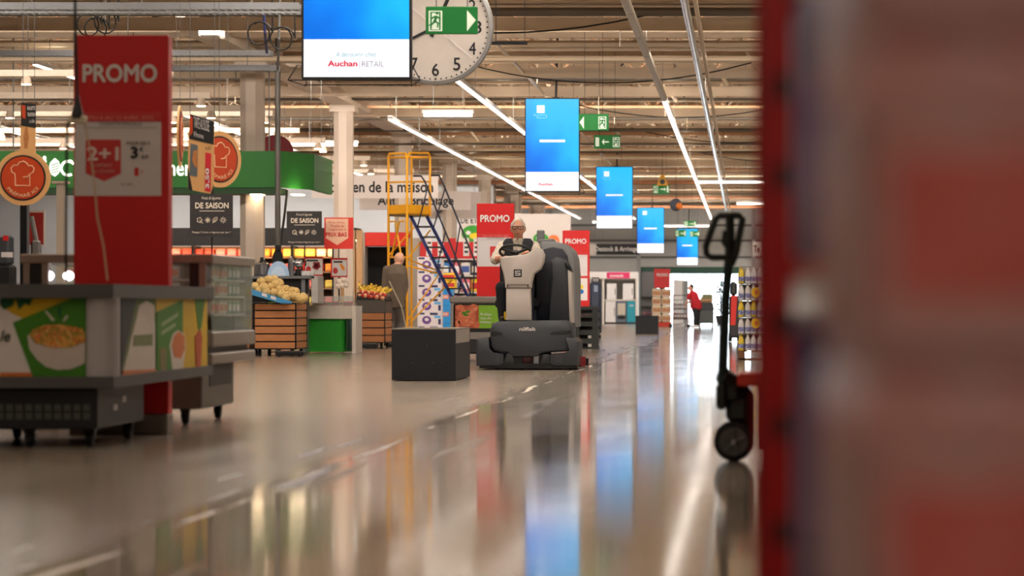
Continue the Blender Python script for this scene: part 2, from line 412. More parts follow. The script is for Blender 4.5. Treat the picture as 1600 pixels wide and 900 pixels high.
# ---- strip light rows
def light_row(X, z, y0, lits, y1, label, w=.035, m_on=None, group='ceiling strip lights along the hall'):
    t = thing('strip_light', label, 'strip light', (X, y0, z), group)
    MB().box(X-w-.015, X+w+.015, y0, y1, z+.02, z+.08).build('housing', WHITE, t)
    y = y0; hb = MB().box(-w, w, .03, 2.97, 0, .02)
    on = hb.mesh('diffuser'); on.materials.append(m_on or LEDM); off = on.copy(); off.materials.clear(); off.materials.append(LEDOFF)
    um = MB().box(-w, w, .03, 2.97, .08, .085).mesh('up_fill_panel'); um.materials.append(UPFILLM)  # added glow on top of the housing, out of sight, lifts the ceiling
    while y+2.9 <= y1:
        lit = any(a <= y+1.5 <= b for a, b in lits)
        o = link('diffuser', on if lit else off, t); o.location = (0, y-y0, 0)
        if lit: o = link('up_fill_panel', um, t); o.location = (0, y-y0, 0)
        y += 3
    wires(t, [(X, y0+1+8*k, z+.08) for k in range(int((y1-y0-1)/8)+1)])
    return t
ZL = 4.35
light_row(-1.43, ZL, 32, [(49.5,118)], 119, 'long strip light, dark at its near end and lit further on, right of the screens')
light_row(-4.62, ZL, 31.6, [(31,118)], 119, 'lit strip light that runs behind the round clock and the second screen')
light_row(-6.88, ZL, 55, [(50,120)], 119, 'lit strip light that starts above the yellow ladder')
light_row(-11.5, ZL+.3, 46, [(40,120)], 97, 'lit strip light over the produce shelves, behind the green canopy')
light_row(-16.5, ZL+.3, 46, [(40,120)], 97, 'lit strip light deep over the far left of the hall')
light_row(2.4, ZL, 8, [(44,60),(66,118)], 119, 'lit strip light behind the red shelving at the right')
light_row(7.0, ZL, 8, [(44,118)], 119, 'lit strip light far right, hidden behind the red shelving')
NR = 'near strip lights above the frame'
for nm, X in (('left of the chilled counters',-8.6),('over the chilled counters',-5.4),('over the first screen',-2.2),('over the red shelving',1.2),('right of the red shelving',4.6)):
    light_row(X, ZL+.55, 19, [(19,38)], 38, 'wide strip light high above the frame, '+nm, .10, NEARM, NR)
    light_row(X, ZL+.55, -9, [(-9,0)] if X > 0 else [(3,14)], 18, 'wide unseen strip light above the camera end of the aisle, '+nm, .10, REARFILLM if X > 0 else DIMM, NR)  # right-hand rows glow behind the camera, added to brighten the red packs
# added fill lamps across the hall: hood towards camera, lens facing down the hall
for k, (yy, zz) in enumerate(((41,4.75),(50.2,4.8),(55.2,4.85),(61.2,4.85),(72,4.85),(83,4.85),(94,4.85),(105,4.85),(114,4.85))):
    t = thing('fill_bar', 'cream added fill light bar across the ceiling, %s from the front' % ('first','second','third','fourth','fifth','sixth','seventh','eighth','ninth')[k], 'light bar', (-8, yy, zz), 'added fill light bars across the ceiling')
    MB().prism([(yy-.10,zz-.03),(yy-.08,zz-.03),(yy+.10,zz+.14),(yy+.10,zz+.16),(yy-.10,zz+.16)], 'x', -22, 8).build('hood', STEELT, t)
    for s in range(10):
        x0 = -22+s*3
        MB().prism([(yy-.075,zz-.022),(yy+.098,zz+.141),(yy+.098,zz+.133),(yy-.067,zz-.022)], 'x', x0+.05, x0+2.95).build('lens', FILLM, t)
    wires(t, [(x,yy,zz+.16) for x in (-21,-14,-7,0,7)])
# cross strips near the back wall
for n_, (px0, px1, py) in enumerate(((1085,1200,283),(1150,1210,317),(1030,1110,352),(925,985,346),(440,560,224),(660,740,177))):
    Yc = {0:82., 1:97., 2:113., 3:113., 4:62., 5:52.}[n_]
    lab = ('bright cross strip light nearest above the pallet truck handle','short bright cross strip light beside the red shelf edge','cross strip light at the back wall above the last screen','cross strip light at the back wall behind the third screen',
           'pale cross strip light behind the red disc over the canopy','cross strip light in the roof above the ladder')[n_]
    t = thing('cross_light', lab, 'strip light', P((px0+px1)/2, py, Yc)); x0, x1, zz = PX(px0, Yc), PX(px1, Yc), PZ(py, Yc)
    MB().box(x0, x1, Yc-.07, Yc+.07, zz, zz+.06).build('housing', WHITE, t); MB().box(x0+.03, x1-.03, Yc-.06, Yc+.06, zz-.06, zz).build('diffuser', LEDM, t)
    wires(t, [(x0+.2,Yc,zz+.06),(x1-.2,Yc,zz+.06)])
# shiny cable duct right of the strip light
t = thing('cable_duct', 'shiny metal cable duct running along the ceiling at the right', 'cable duct', (-.72, 32, ZL))
MB().tube([(-.72,32,ZL),(-.72,119,ZL)], .05, 10).build('duct_pipe', mat('chrome_duct', (214,216,220), .16, 1.0), t, 40)
MB().tube([(-.60,32,ZL+.05),(-.60,119,ZL+.05)], .03, 8).build('side_pipe', PIPEM, t, 40)
wires(t, [(-.72,33+6*k,ZL+.04) for k in range(15)])
# spot rails over the produce hall
RAILM = mat('rail_cream', (226,206,184), .4)
for i, yy in enumerate((43.5, 46.5, 49.5, 52.6, 55.8, 59.2, 62.6, 66.3, 70.6, 75)):
    zr = 4.15 + (.12 if i % 3 == 0 else 0)
    t = thing('spot_rail', 'cream spotlight rail over the produce hall, row %s from the front' % ('one','two','three','four','five','six','seven','eight','nine','ten')[i], 'light rail', (-8.8, yy, zr), 'spotlight rails over the produce hall')
    MB().box(-20, -8.75, yy-.045, yy+.045, zr, zr+.10).build('rail', RAILM, t)
    wires(t, [(xx,yy,zr+.1) for xx in (-9.6,-12.5,-15.5,-18.5)])
    for j, xx in enumerate((-9.3, -11.0, -12.8, -14.6, -16.6)):
        xx += (i % 2)*.4
        s_ = MB().lathe([(.05,0),(.075,-.05),(.085,-.12)], (xx,yy,zr), 12).build('spotlight', RAILM, t, 40)
        MB().lathe([(.075,-.122),(.07,-.13)], (xx,yy,zr), 12).build('lens', SPOTM, s_)
# cable trays upper left
def tray(name, px0, px1, py, Y, label, dz=.07):
    t = thing(name, label, 'cable tray', P((px0+px1)/2, py, Y)); x0, x1, z = PX(px0,Y), PX(px1,Y), PZ(py,Y)
    MB().box(x0,x1,Y-.1,Y-.09,z,z+dz).build('side_rail', STEEL, t); MB().box(x0,x1,Y+.09,Y+.1,z,z+dz).build('side_rail', STEEL, t)
    r = MB(); x = x0+.05
    while x < x1: r.box(x,x+.035,Y-.09,Y+.09,z,z+.008); x += .075
    r.build('rungs', STEEL, t)['kind'] = 'stuff'
    wires(t, [(x0+(x1-x0)*u,Y-.095,z+dz) for u in (.15,.5,.85)])
    return t
tray('cable_tray', -20, 470, 16, 29, 'topmost steel cable tray, cut by the top edge of the picture')
tray('cable_tray', -20, 468, 22, 30.5, 'second steel cable tray, just under the topmost one')
tray('cable_tray', -20, 425, 88, 36, 'steel cable tray behind the first promo column, upper of two')
tray('cable_tray', 120, 436, 111, 36.5, 'steel cable tray behind the first promo column, lower of two')
tag(MB().tube([P(412,14,35),P(414,50,35),P(417,82,35.8)], .018, 6).build('data_cable', NAVY, None, 40), 'blue cable dropping to the cable trays left of the first screen', 'cable')
tag(MB().tube([P(437,-10,35),P(436,60,35),P(434,108,36.4)], .018, 6).build('data_cable', GREYM, None, 40), 'grey cable dropping to the cable trays left of the first screen', 'cable')
for i, (px, py) in enumerate(((138,38),(150,45),(165,34),(405,52),(440,60))):
    Y = 34; c0 = P(px,py,Y); pts = [(c0.x+.16*math.cos(a*.5)*(1-.02*a), Y+.02*a/10, c0.z+.14*math.sin(a*.5)) for a in range(18)]
    pts = [(c0.x+.12, Y, 6.09)]+pts
    tag(MB().tube(pts, .010, 5).build('cable_loop', CABLE, None, 40), ('coiled black cable above the first promo column, left coil','coiled black cable above the first promo column, middle coil','coiled black cable above the first promo column, right coil','coiled black cable hanging over the white column','coiled black cable left of the first screen')[i], 'cable')
# air duct box, upper left beam end
t = thing('beam_light', 'white boxed light fitting on the end of the white beam', 'light fitting', P(330,55,41.4))
MB().cbox(PX(318,41.4),PX(352,41.4),41.0,41.4,PZ(62,41.4),PZ(28,41.4),.03).build('casing', WHITE, t)
MB().cyl(P(335,28,41.2),(PX(335,41.2),41.2,6.09),.012,n=5).build('rod', GREYM, t)
# ================================================================ hanging screens
def screen_mat():
    m = bpy.data.materials.new('screen_blue'); m.use_nodes = True; nt = m.node_tree; b = nt.nodes['Principled BSDF']; L = nt.links.new
    tc = nt.nodes.new('ShaderNodeTexCoord'); mp = nt.nodes.new('ShaderNodeMapping'); mp.inputs['Rotation'].default_value = (0, .9, 0)
    L(tc.outputs['Generated'], mp.inputs[0]); sp = nt.nodes.new('ShaderNodeSeparateXYZ'); L(mp.outputs[0], sp.inputs[0])
    no = nt.nodes.new('ShaderNodeTexNoise'); no.inputs['Scale'].default_value = 1.2; L(tc.outputs['Generated'], no.inputs['Vector'])
    ad = nt.nodes.new('ShaderNodeMath'); ad.operation = 'MULTIPLY_ADD'; ad.inputs[1].default_value = .55; L(sp.outputs[0], ad.inputs[0]); L(no.outputs['Fac'], ad.inputs[2])
    r = nt.nodes.new('ShaderNodeValToRGB'); e = r.color_ramp.elements
    e[0].position = .35; e[0].color = (*lin((0,84,200)), 1); e[1].position = 1.1; e[1].color = (*lin((28,182,250)), 1); e.new(.62).color = (*lin((2,124,234)), 1)
    L(ad.outputs[0], r.inputs[0]); b.inputs['Base Color'].default_value = (0,0,0,1); b.inputs['Roughness'].default_value = .3; b.inputs['Specular IOR Level'].default_value = .2
    L(r.outputs[0], b.inputs['Emission Color']); b.inputs['Emission Strength'].default_value = .62
    return m
SCR = screen_mat(); SCRW = mat('screen_white', (224,230,240), .3, var=0, emit=.40); SCRT = mat('screen_red_text', (206,20,60), .4, var=0, emit=.2); SCRG = mat('screen_grey_text', (150,140,150), .4, var=0, emit=.12)
SCRM = mat('screen_mint_text', (120,170,180), .4, var=0, emit=.12); SCRB = mat('screen_pale_text', (120,180,225), .4, var=0, emit=.35)
def screen(x0, y0, x1, y1, Y, label, n):
    X0, X1, Z0, Z1 = PX(x0,Y), PX(x1,Y), PZ(y1,Y), PZ(y0,Y); Wd = X1-X0; cxm = (X0+X1)/2; Hh = Z1-Z0
    t = thing('hanging_screen', label, 'screen', (cxm, Y, Z0), 'hanging advertising screens over the aisle')
    MB().cbox(X0, X1, Y, Y+.09, Z0, Z1, .008).build('casing', BLACK, t)
    e = .022; zb_ = Z0+e+Hh*.20
    d = MB().box(X0+e, X1-e, Y-.006, Y, zb_, Z1-e).build('display', SCR, t)
    wbnd = MB().box(X0+e, X1-e, Y-.006, Y, Z0+e, zb_).build('display_footer', SCRW, t)
    def q(u, v): return cxm+(u-.5)*Wd, Z0+v*Hh
    def bar(u0, v0, u1, v1, name, m_, par):
        a = q(u0,v0); b_ = q(u1,v1); MB().box(a[0], b_[0], Y-.009, Y-.006, a[1], b_[1]).build(name, m_, par)
    if n > 0:
        bar(.27,.53,.73,.555,'white_bar',SCRW,d); bar(.22,.84,.36,.92,'white_badge',SCRW,d)
        if n < 3:
            text(d, 'PMC', *[0]*4, Y, SCRB, .02, fn=lambda u,v: (q(.25+.08*u,0)[0], Y-.0105, q(0,.868+.02*v)[1]))
            for a in ((.22,.785,.40,.79),(.22,.815,.40,.82),(.22,.785,.23,.82),(.39,.785,.40,.82),(.17,.81,.20,.815),(.16,.82,.20,.825)): bar(*a,'outline',SCRB,d)
    if n < 2:
        text(wbnd, 'Auchan', 0,0,0,0, Y, SCRT, .03, fn=lambda u,v: (q(.24+.27*u,0)[0], Y-.010, q(0,.068+.032*v)[1]))
        bar(.527,.055,.531,.105,'divider',SCRG,wbnd)
        text(wbnd, 'RETAIL', 0,0,0,0, Y, SCRG, 0, fn=lambda u,v: (q(.55+.2*u,0)[0], Y-.010, q(0,.066+.03*v)[1]))
        text(wbnd, 'A découvrir chez', 0,0,0,0, Y, SCRM, 0, .3, fn=lambda u,v: (q(.31+.37*u,0)[0], Y-.010, q(0,.12+.026*v)[1]))
    else: bar(.28,.10,.52,.104,'small_print',SCRB,wbnd)
    xp = cxm+Wd*(.06 if n else 0)
    MB().tube([(xp,Y+.07,Z1-.05),(xp+.03,Y+.12,6.09)], .022, 8).build('pole', BLACKM, t, 40)
    MB().box(xp-.07,xp+.07,Y+.08,Y+.12,Z1-.35,Z1+.02).build('bracket', BLACKM, t)
    wires(t, [(X0+.08,Y+.05,Z1),(X1-.12,Y+.05,Z1)], .004, BLACKM)
    r_ = .006; c_ = MB()
    for s in (-1, 1):
        ex = X0 if s < 0 else X1
        c_.tube([(ex+s*.10,Y-.16,Z0-.02),(ex+s*.02,Y-.12,Z0+.12),(ex-s*.02,Y+.14,Z0+.12),(ex-s*.02,Y+.16,Z0-.05),(ex+s*.10,Y-.16,Z0-.02)], r_, 5)
    c_.tube([(X0-.10,Y-.16,Z0-.02),(X1+.10,Y-.16,Z0-.02)], r_, 5).tube([(X0-.0,Y+.15,Z0-.04),(X1+.0,Y+.15,Z0-.04)], r_, 5)
    if n < 2: c_.build('wire_cradle', BLACKM, t)
    return t
SW = .70
screen(471, -170, 643, 124, 26.5, 'largest and nearest blue advertising screen, hanging left of the clock', 0)
screen(820, 153, 906, 300, 53.5, 'blue advertising screen hanging above the driver on the scrubber', 1)
screen(931, 260, 989, 358, 80, 'mid-sized blue advertising screen, third from the front', 2)
screen(995, 324, 1038, 396, 109, 'small blue advertising screen, fourth from the front', 3)
screen(1057, 357, 1091, 415, 117, 'smallest and furthest blue advertising screen, over the entrance', 4)

# ================================================================ clock
Y = 30.; c0 = P(681,43,Y); R_ = 91*Y/F
t = thing('wall_clock', 'large round clock with black numerals hanging behind the first screen', 'clock', (c0.x, Y, c0.z-R_))
MB().lathe([(R_*.99,.02),(R_,-.02),(R_*.985,-.07),(R_*.93,-.075),(R_*.92,-.03),(R_*.92,.0)], c0, 64, 'y').build('rim', mat('clock_rim', (150,150,150), .35, .4), t, 40)
MB().lathe([(R_*.935,-.02),(R_*.935,-.03)], c0, 64, 'y').build('dial', mat('clock_dial', (206,198,190), .4, var=.02, emit=.04), t)
for hnum in range(1, 13):
    a = math.radians(90-hnum*30); rr = R_*.73; hx, hz = c0.x+rr*math.cos(a), c0.z+rr*math.sin(a); s_ = str(hnum); wd = .060*len(s_); 
    text(t, s_, 0,0,0,0, Y, INK, .012, fn=lambda u,v,hx=hx,hz=hz,wd=wd: (hx+(u-.5)*wd*1.25, Y-.033, hz+(v-.5)*.135), name='numeral')
for k in range(60):
    a = math.radians(k*6); q = (c0.x+R_*.89*math.cos(a), Y-.031, c0.z+R_*.89*math.sin(a)); rr = .011 if k % 5 == 0 else .0085
    MB().lathe([(rr,0),(rr,-.004)], q, 8, 'y').build('minute_dot', INK, t)
def hand(name, ang, l0, l1, wd, dy, m_):
    a = math.radians(90-ang); d = Vector((math.cos(a),0,math.sin(a))); n_ = Vector((-d.z,0,d.x)); b_ = Vector((c0.x,Y-dy,c0.z))
    p = [b_+d*l0+n_*wd, b_+d*l1+n_*wd*.8, b_+d*l1-n_*wd*.8, b_+d*l0-n_*wd]
    MB().prism([(v.x, v.z) for v in p], 'y', Y-dy, Y-dy-.006).build(name, m_, t)
hand('hour_hand', 24, -.11, .38, .022, .036, INK); hand('minute_hand', 244, -.10, .52, .016, .044, INK); hand('second_hand', 130, -.35, .50, .008, .052, PAPER)
MB().lathe([(.03,-.03),(.03,-.065)], c0, 12, 'y').build('hub', INK, t)
wires(t, [(c0.x-.3,Y+.03,c0.z+R_*.9),(c0.x+.3,Y+.03,c0.z+R_*.9)], .012, BLACKM, name='suspension_rod')

# ================================================================ exit signs
def exit_sign(x0, y0, x1, y1, Y, label, arrow, pos, kind=0):
    t = thing('exit_sign', label, 'exit sign', P((x0+x1)/2, y1, Y), 'green emergency exit signs')
    W_, H_ = x1-x0, y1-y0
    MB().cbox(PX(x0,Y),PX(x1,Y),Y,Y+.05,PZ(y1,Y),PZ(y0,Y),.006).build('panel', EXITG, t)
    def R(u0,v0,u1,v1,m_,name,dy=0): return pr(t,name,x0+u0*W_,y0+v0*H_,x0+u1*W_,y0+v1*H_,Y-dy,m_,.004)
    u = pos; wd = .26
    f_ = R(u,.16,u+wd,.9,EXITW,'pictogram_field')
    R(u+.03,.2,u+wd-.03,.86,EXITG,'pictogram_frame',.003); R(u+.06,.24,u+wd-.06,.84,EXITW,'pictogram_door',.006)
    cx_ = x0+(u+wd/2)*W_; cy_ = y0+H_*.5; k = H_*.6*1.0
    ps = lambda l: [(cx_+a*k, cy_+b_*k) for a, b_ in l]
    man = MB(); Ym = Y-.012
    man.lathe([(.09*k*Y/F,0),(.09*k*Y/F,.004)], P(cx_+.1*k,cy_-.42*k,Ym), 10, 'y')
    for l in ([(.0,-.28),(.14,-.25),(.02,.12),(-.12,.08)],[(.1,-.26),(.34,-.1),(.3,-.02),(.06,-.16)],[(-.02,-.28),(-.26,-.14),(-.22,-.06),(.02,-.18)],[(-.02,.02),(.22,.16),(.16,.46),(.08,.44),(.12,.2),(-.08,.12)],[(-.1,.02),(.0,.12),(-.24,.34),(-.4,.34),(-.4,.26),(-.26,.26)]):
        man.prism([(PX(a,Ym),PZ(b_,Ym)) for a,b_ in ps(l)], 'y', Ym-.003, Ym)
    man.build('running_figure', EXITG, t)
    if kind == 0:
        if arrow == 'r': pp(t,'arrow',[(x0+.80*W_,y0+.14*H_),(x0+.97*W_,y0+.5*H_),(x0+.80*W_,y0+.9*H_)],Y,EXITW)
        else: pp(t,'arrow',[(x0+.18*W_,y0+.14*H_),(x0+.03*W_,y0+.5*H_),(x0+.18*W_,y0+.9*H_)],Y,EXITW)
    else:
        a0, a1 = (.3,.62) if pos > .5 else (.42,.78)
        R(a0+.05,.46,a1-.05,.56,EXITW,'arrow_shaft')
        s = x0+W_*(a0 if arrow == 'l' else a1); d = W_*.09*(1 if arrow == 'l' else -1)
        pp(t,'arrow',[(s,y0+.51*H_),(s+d,y0+.28*H_),(s+d,y0+.74*H_)],Y,EXITW)
        R(.06,.18,.2,.84,EXITW,'door_mark') if pos > .5 else R(.84,.18,.95,.84,EXITW,'door_mark')
    zt_ = PZ(y0,Y)
    wires(t, [(PX(x0+.2*W_,Y),Y+.025,zt_-.01),(PX(x0+.8*W_,Y),Y+.025,zt_-.01)], .005, BLACKM)
exit_sign(665,10,746,53,24.7,'green exit sign with an arrow to the right, in front of the clock','r',.06)
exit_sign(904,178,951,204,43.5,'green exit sign with a left arrow, beside the second screen','l',.66)
exit_sign(928,211,969,232,49,'dark green exit sign with a long left arrow, above the third screen','l',.72,1)
exit_sign(1020,288,1046,303,79,'small green exit sign over the fourth screen','r',.05,1)
exit_sign(1068,345,1088,354,108,'tiny green exit sign just above the last screen','r',.05,1)
exit_sign(1055,359,1072,370,100,'tiny green exit sign covering the left corner of the last screen','r',.05,1)
exit_sign(1078,361,1093,370,95,'tiny green exit sign covering the right corner of the last screen','r',.05,1)
# round ceiling gadgets
def hang(o, p): MB().tube([p,(p[0],p[1],6.09)],.008,5).build('rod', BLACKM, o)
Y=78.5; c1=P(1035,282,Y); t = thing('warning_beacon','yellow triangular hanging beacon above the small exit sign','beacon',c1)
MB().prism([(PX(1026,Y),PZ(290,Y)),(PX(1044,Y),PZ(290,Y)),(PX(1038,Y),PZ(273,Y)),(PX(1032,Y),PZ(273,Y))],'y',Y,Y+.12).build('body',mat('beacon_yellow',(220,160,20),.5),t); pe(t,'dark_lens',1035,284,4,4,Y,BLACK,.02); hang(t,(c1.x,Y+.06,PZ(274,Y)))
Y=88; c1=P(1056,320,Y); t = thing('hanging_ball','dark round hanging decoration with an orange patch, right of the fourth screen','decoration',c1)
MB().ell(c1,.19,.12,.2).build('ball',mat('slate_blue',(70,76,92),.5),t,60); MB().ell(P(1061,322,Y-.08),.11,.08,.11).build('orange_patch',mat('orange_plastic',(226,120,30),.5),t,60); hang(t,(c1.x,Y,c1.z+.15))
Y=52; c1=P(968,80,Y); t = thing('hoist_hook','black hoist block with hook hanging high above the aisle','hoist',c1)
MB().cbox(c1.x-.07,c1.x+.07,Y-.05,Y+.05,c1.z-.05,c1.z+.14,.02).build('block',BLACKM,t); MB().tube([(c1.x,Y,c1.z-.05),(c1.x+.03,Y,c1.z-.16),(c1.x+.06,Y,c1.z-.24),(c1.x+.02,Y,c1.z-.27)],.02,6).build('hook',BLACKM,t,40); hang(t,(c1.x,Y,c1.z+.1))
Y=30.4; c1=P(772,67,Y); t = thing('sign_bar','black horizontal bar hanging beside the clock','bar',c1)
MB().box(PX(768,Y),PX(824,Y),Y-.02,Y+.02,PZ(70,Y),PZ(65,Y)).build('bar',BLACKM,t); wires(t, [(PX(775,Y),Y,PZ(65,Y)),(PX(820,Y),Y,PZ(65,Y))], .005, BLACKM)

# ================================================================ promo columns
SHEET = mat('promo_sheet', (214,208,208), .5, var=.02)
def promo(x0, y0, x1, Y, zbot, label, kind):
    W_ = x1-x0; k = W_/148.0
    X0, X1, Z1 = PX(x0,Y), PX(x1,Y), PZ(y0,Y)
    t = thing('promo_column', label, 'promo sign', ((X0+X1)/2, Y, zbot), 'red promo columns')
    MB().cbox(X0, X1, Y, Y+.12, zbot+.12, Z1, .006).build('column_body', RED, t)
    MB().cbox(X0-.02, X1, Y-.03, Y+.15, zbot, zbot+.12, .006).build('foot', mat('column_foot', (120,112,104), .5), t)
    g = lambda x, y: (x0+(x-115)*k, y0+(y-55)*k)
    def rect(a, b_, c, d, m_, name, dy=0, par=None):
        p = g(a,b_); q = g(c,d); return pr(par or t, name, p[0],p[1],q[0],q[1], Y-dy, m_, .003)
    def tx(s, a, b_, c, d, m_, bold=.0, par=None, dy=0):
        p = g(a,b_); q = g(c,d); text(par or t, s, p[0],p[1],q[0],q[1], Y-dy, m_, bold)
    tx('PROMO', 129,100,246,129, PAPER, .03)
    s1 = rect(117,175,252,306, SHEET, 'price_sheet'); rect(117,175,252,190, REDL, 'sheet_header', .003, s1)
    if kind < 2: tx('DU 6 AU 12 AVRIL 2022', 140,181,240,187, mat('header_text',(226,150,140),.5), 0, s1, .006); tx('CAGNOTTE MENSUELLE', 155,191,222,196, INK, 0, s1, .003)
    rect(130,199,246,200, mat('rule_grey',(150,144,144),.5), 'rule', .003, s1)
    if kind == 0:
        pts = [g(*p) for p in ((134,220),(136,218),(186,218),(189,220),(189,271),(163,283),(134,271))]
        sh = pp(s1, 'offer_shield', pts, Y-.003, REDL, .003); tx('2+1', 136,229,186,251, mat('offer_text',(230,208,200),.5), .03, sh, .006)
        tx('OFFERT', 147,256,176,261, mat('offer_small',(216,150,144),.5), .02, sh, .006); tx('AU CHOIX', 143,265,180,270, MATS['offer_small'], .02, sh, .006)
        tx('POUR LES 3', 198,221,234,226, mat('grey_print',(120,114,114),.5), .02, s1, .003); tx('3', 204,229,216,248, INK, .05, s1, .003); tx('€', 218,230,224,237, INK, .02, s1, .003); tx('69', 221,242,232,248, MATS['grey_print'], .03, s1, .003)
        tx('1', 210,262,217,275, REDL, .02, s1, .003); tx('29', 219,266,224,271, REDL, 0, s1, .003); tx('le kilo', 190,285,208,290, MATS['grey_print'], .0, s1, .003)
    else:
        rect(168 if kind == 1 else 120, 226, 222 if kind == 1 else 180, 274, REDL, 'offer_square', .003, s1); tx('-5' if kind == 1 else '5%', 176 if kind == 1 else 134, 238, 208 if kind == 1 else 168, 262, PAPER, .03, s1, .006)
    if kind == 2:
        s2 = rect(117,318,252,440, PAPER, 'second_sheet'); pb = mat('print_blue',(30,110,190),.5)
        rect(117,328,196,344, pb, 'blue_title', .003, s2); ph = [g(*p) for p in ((150,350),(190,368),(168,425),(128,408))]; pp(s2,'phone_print',ph,Y-.003,mat('phone_print',(186,198,214),.4),.003)
        ph = [g(*p) for p in ((156,360),(182,371),(172,398),(146,388))]; pp(s2,'phone_screen',ph,Y-.006,pb,.003)
        for a_, b_, m_, nm in ((216,366,mat('dot_yellow',(240,210,40),.5),'yellow_dot'),(218,392,pb,'blue_dot'),(192,408,mat('dot_orange',(230,160,100),.5),'orange_dot')):
            p = g(a_,b_); pe(s2,nm,p[0],p[1],14*k,13*k,Y-.003,m_,.003,16)
    return t
promo(115, 55, 263, 16.95, 0.0, 'big red promo column in front, with a two plus one offer sheet', 0)
promo(745, 318, 803, 43.2, 0.0, 'red promo column half hidden behind the driver on the scrubber', 1)
promo(879, 360, 921, 59, 0.0, 'red promo column with two sheets, right of the scrubber', 2)
# black flex with a cream connector hanging before the big promo column
Y = 15.0
t = thing('hanging_flex', 'black power cable with a plug and cream socket hanging before the big promo column', 'cable', P(122,190,Y))
tp = P(118,0,Y); MB().tube([(tp.x,Y,6.09),P(117,-60,Y),P(118,60,Y),P(121,150,Y)], .008, 8).build('flex', CABLE, t, 40)
MB().lathe([(.008,0),(.012,-.02),(.028,-.09),(.034,-.115),(.033,-.125)], P(121,148,Y), 14).build('plug', BLACK, t, 40)
p_ = P(122,187,Y); MB().cbox(p_.x-.045,p_.x+.045,Y-.025,Y+.025,p_.z-.022,p_.z+.022,.008).build('socket', mat('cream_plastic',(206,196,168),.5), t)
MB().tube([P(109,188,Y),P(105,198,Y),P(104,260,Y),P(103,330,Y),P(103,400,Y),P(104,440,Y)], .007, 8).build('lower_flex', CABLE, t, 40)
MB().tube([P(132,190,Y),P(140,230,Y),P(148,290,Y),P(152,340,Y),P(162,385,Y),P(168,438,Y)], .005, 8).build('cream_lead', mat('cream_lead',(196,170,140),.5), t, 40)
# ================================================================ ride-on scrubber and driver
Y = 33.9; K = F/Y
def mx(px): return (px-824)/K
def mz(py): return (578-py)/K
sx = PX(824, Y)
t = thing('scrubber', 'grey ride-on floor scrubber driven down the aisle', 'scrubber', (sx, Y, 0)); scr = t
SHELL = mat('scrubber_shell_light', (186,178,172), .42, var=.03); SHELLG = mat('scrubber_shell_grey', (118,120,122), .42); BODYD = mat('scrubber_dark_body', (52,56,62), .4, var=.08, scale=9); NAVYD = mat('scrubber_navy_tank', (16,22,38), .4); RUB = mat('rubber', (14,14,15), .8)
def loc(mb): # shift machine-local to world
    return mb.xf(Matrix.Translation((sx, Y, 0)))
def poly(pts): return [(mx(x), mz(y)) for x, y in pts]
def bevelprism(pts, y0, y1, r, name, m_, par, smooth=30):
    # prism with a chamfered front edge
    P2 = poly(pts); cx_ = sum(p[0] for p in P2)/len(P2); cz_ = sum(p[1] for p in P2)/len(P2)
    def ins(p, d): 
        v = Vector((p[0]-cx_, p[1]-cz_)); l = v.length; return (cx_+v.x*(l-d)/l, cz_+v.y*(l-d)/l)
    rings = [[(p[0],y1,p[1]) for p in P2],[(p[0],y0+r,p[1]) for p in P2],[(q[0],y0+r*.3,q[1]) for q in [ins(p,r*.3) for p in P2]],[(q[0],y0,q[1]) for q in [ins(p,r) for p in P2]]]
    n = len(P2); mb = MB(); vs = [v for rg in rings for v in rg]; fs = [tuple(range(n)), tuple(range(3*n,4*n))]
    for i in range(3):
        for k in range(n): fs.append((i*n+k, i*n+(k+1)%n, (i+1)*n+(k+1)%n, (i+1)*n+k))
    mb.add(vs, fs); loc(mb); return mb.build(name, m_, par, smooth)
# chassis, hood and scrub deck
bevelprism([(766,514),(771,505),(778,502),(880,500),(888,503),(894,514),(894,543),(889,549),(858,551),(848,553),(840,558),(800,558),(791,551),(772,548),(766,540)], -.05, .7, .05, 'hood', BODYD, t)
hood = t.children[-1]
bevelprism([(768,517),(784,519),(786,523),(768,523)], -.056, -.03, .006, 'hood_groove', BLACK, hood); bevelprism([(862,519),(892,516),(892,520),(880,523),(860,523)], -.056, -.03, .006, 'hood_groove', BLACK, hood)
text(hood, 'nilfisk', 812,511,838,517, 0, PAPER, .02, fn=lambda u,v: (sx+mx(812+26*u), Y-.056, mz(517-6*v)))
for s, pts in ((-1,[(745,532),(748,529),(764,527),(766,545),(772,551),(788,553),(788,568),(783,572),(745,572)]),(1,[(903,534),(898,529),(886,527),(894,545),(888,552),(858,554),(860,568),(866,572),(903,572)])):
    o = bevelprism(pts, -.10, .95, .03, 'deck_skirt', BODYD, t)
    bevelprism([(p[0] , p[1]) for p in ([(772,556),(782,556),(782,566),(772,568)] if s < 0 else [(868,556),(880,556),(880,568),(868,566)])], -.105, -.09, .004, 'skirt_panel', DKGREY, o)
loc(MB().box(mx(750),mx(898),-.08,.95,.02,mz(568))).build('brush_deck', RUB, t)
loc(MB().cbox(mx(790),mx(858),.0,.6,.03,mz(552),.02)).build('under_chassis', BLACK, t)
bevelprism([(783,572),(792,552),(801,552),(808,574),(783,576)], -.04,.3,.02,'deck_arm',BLACK,t); bevelprism([(866,574),(858,553),(848,553),(842,574),(866,576)], -.04,.3,.02,'deck_arm',BLACK,t)
loc(MB().lathe([(.02,-.06),(.12,-.06),(.135,-.05),(.135,.05),(.12,.06),(.02,.06)],(mx(824),.12,.135),20,'x')).build('front_wheel', mat('maroon_tyre',(60,22,24),.6), t, 40)
loc(MB().box(mx(834),mx(842),-.02,.02,mz(571),mz(552))).build('valve_bracket', STEEL, t)
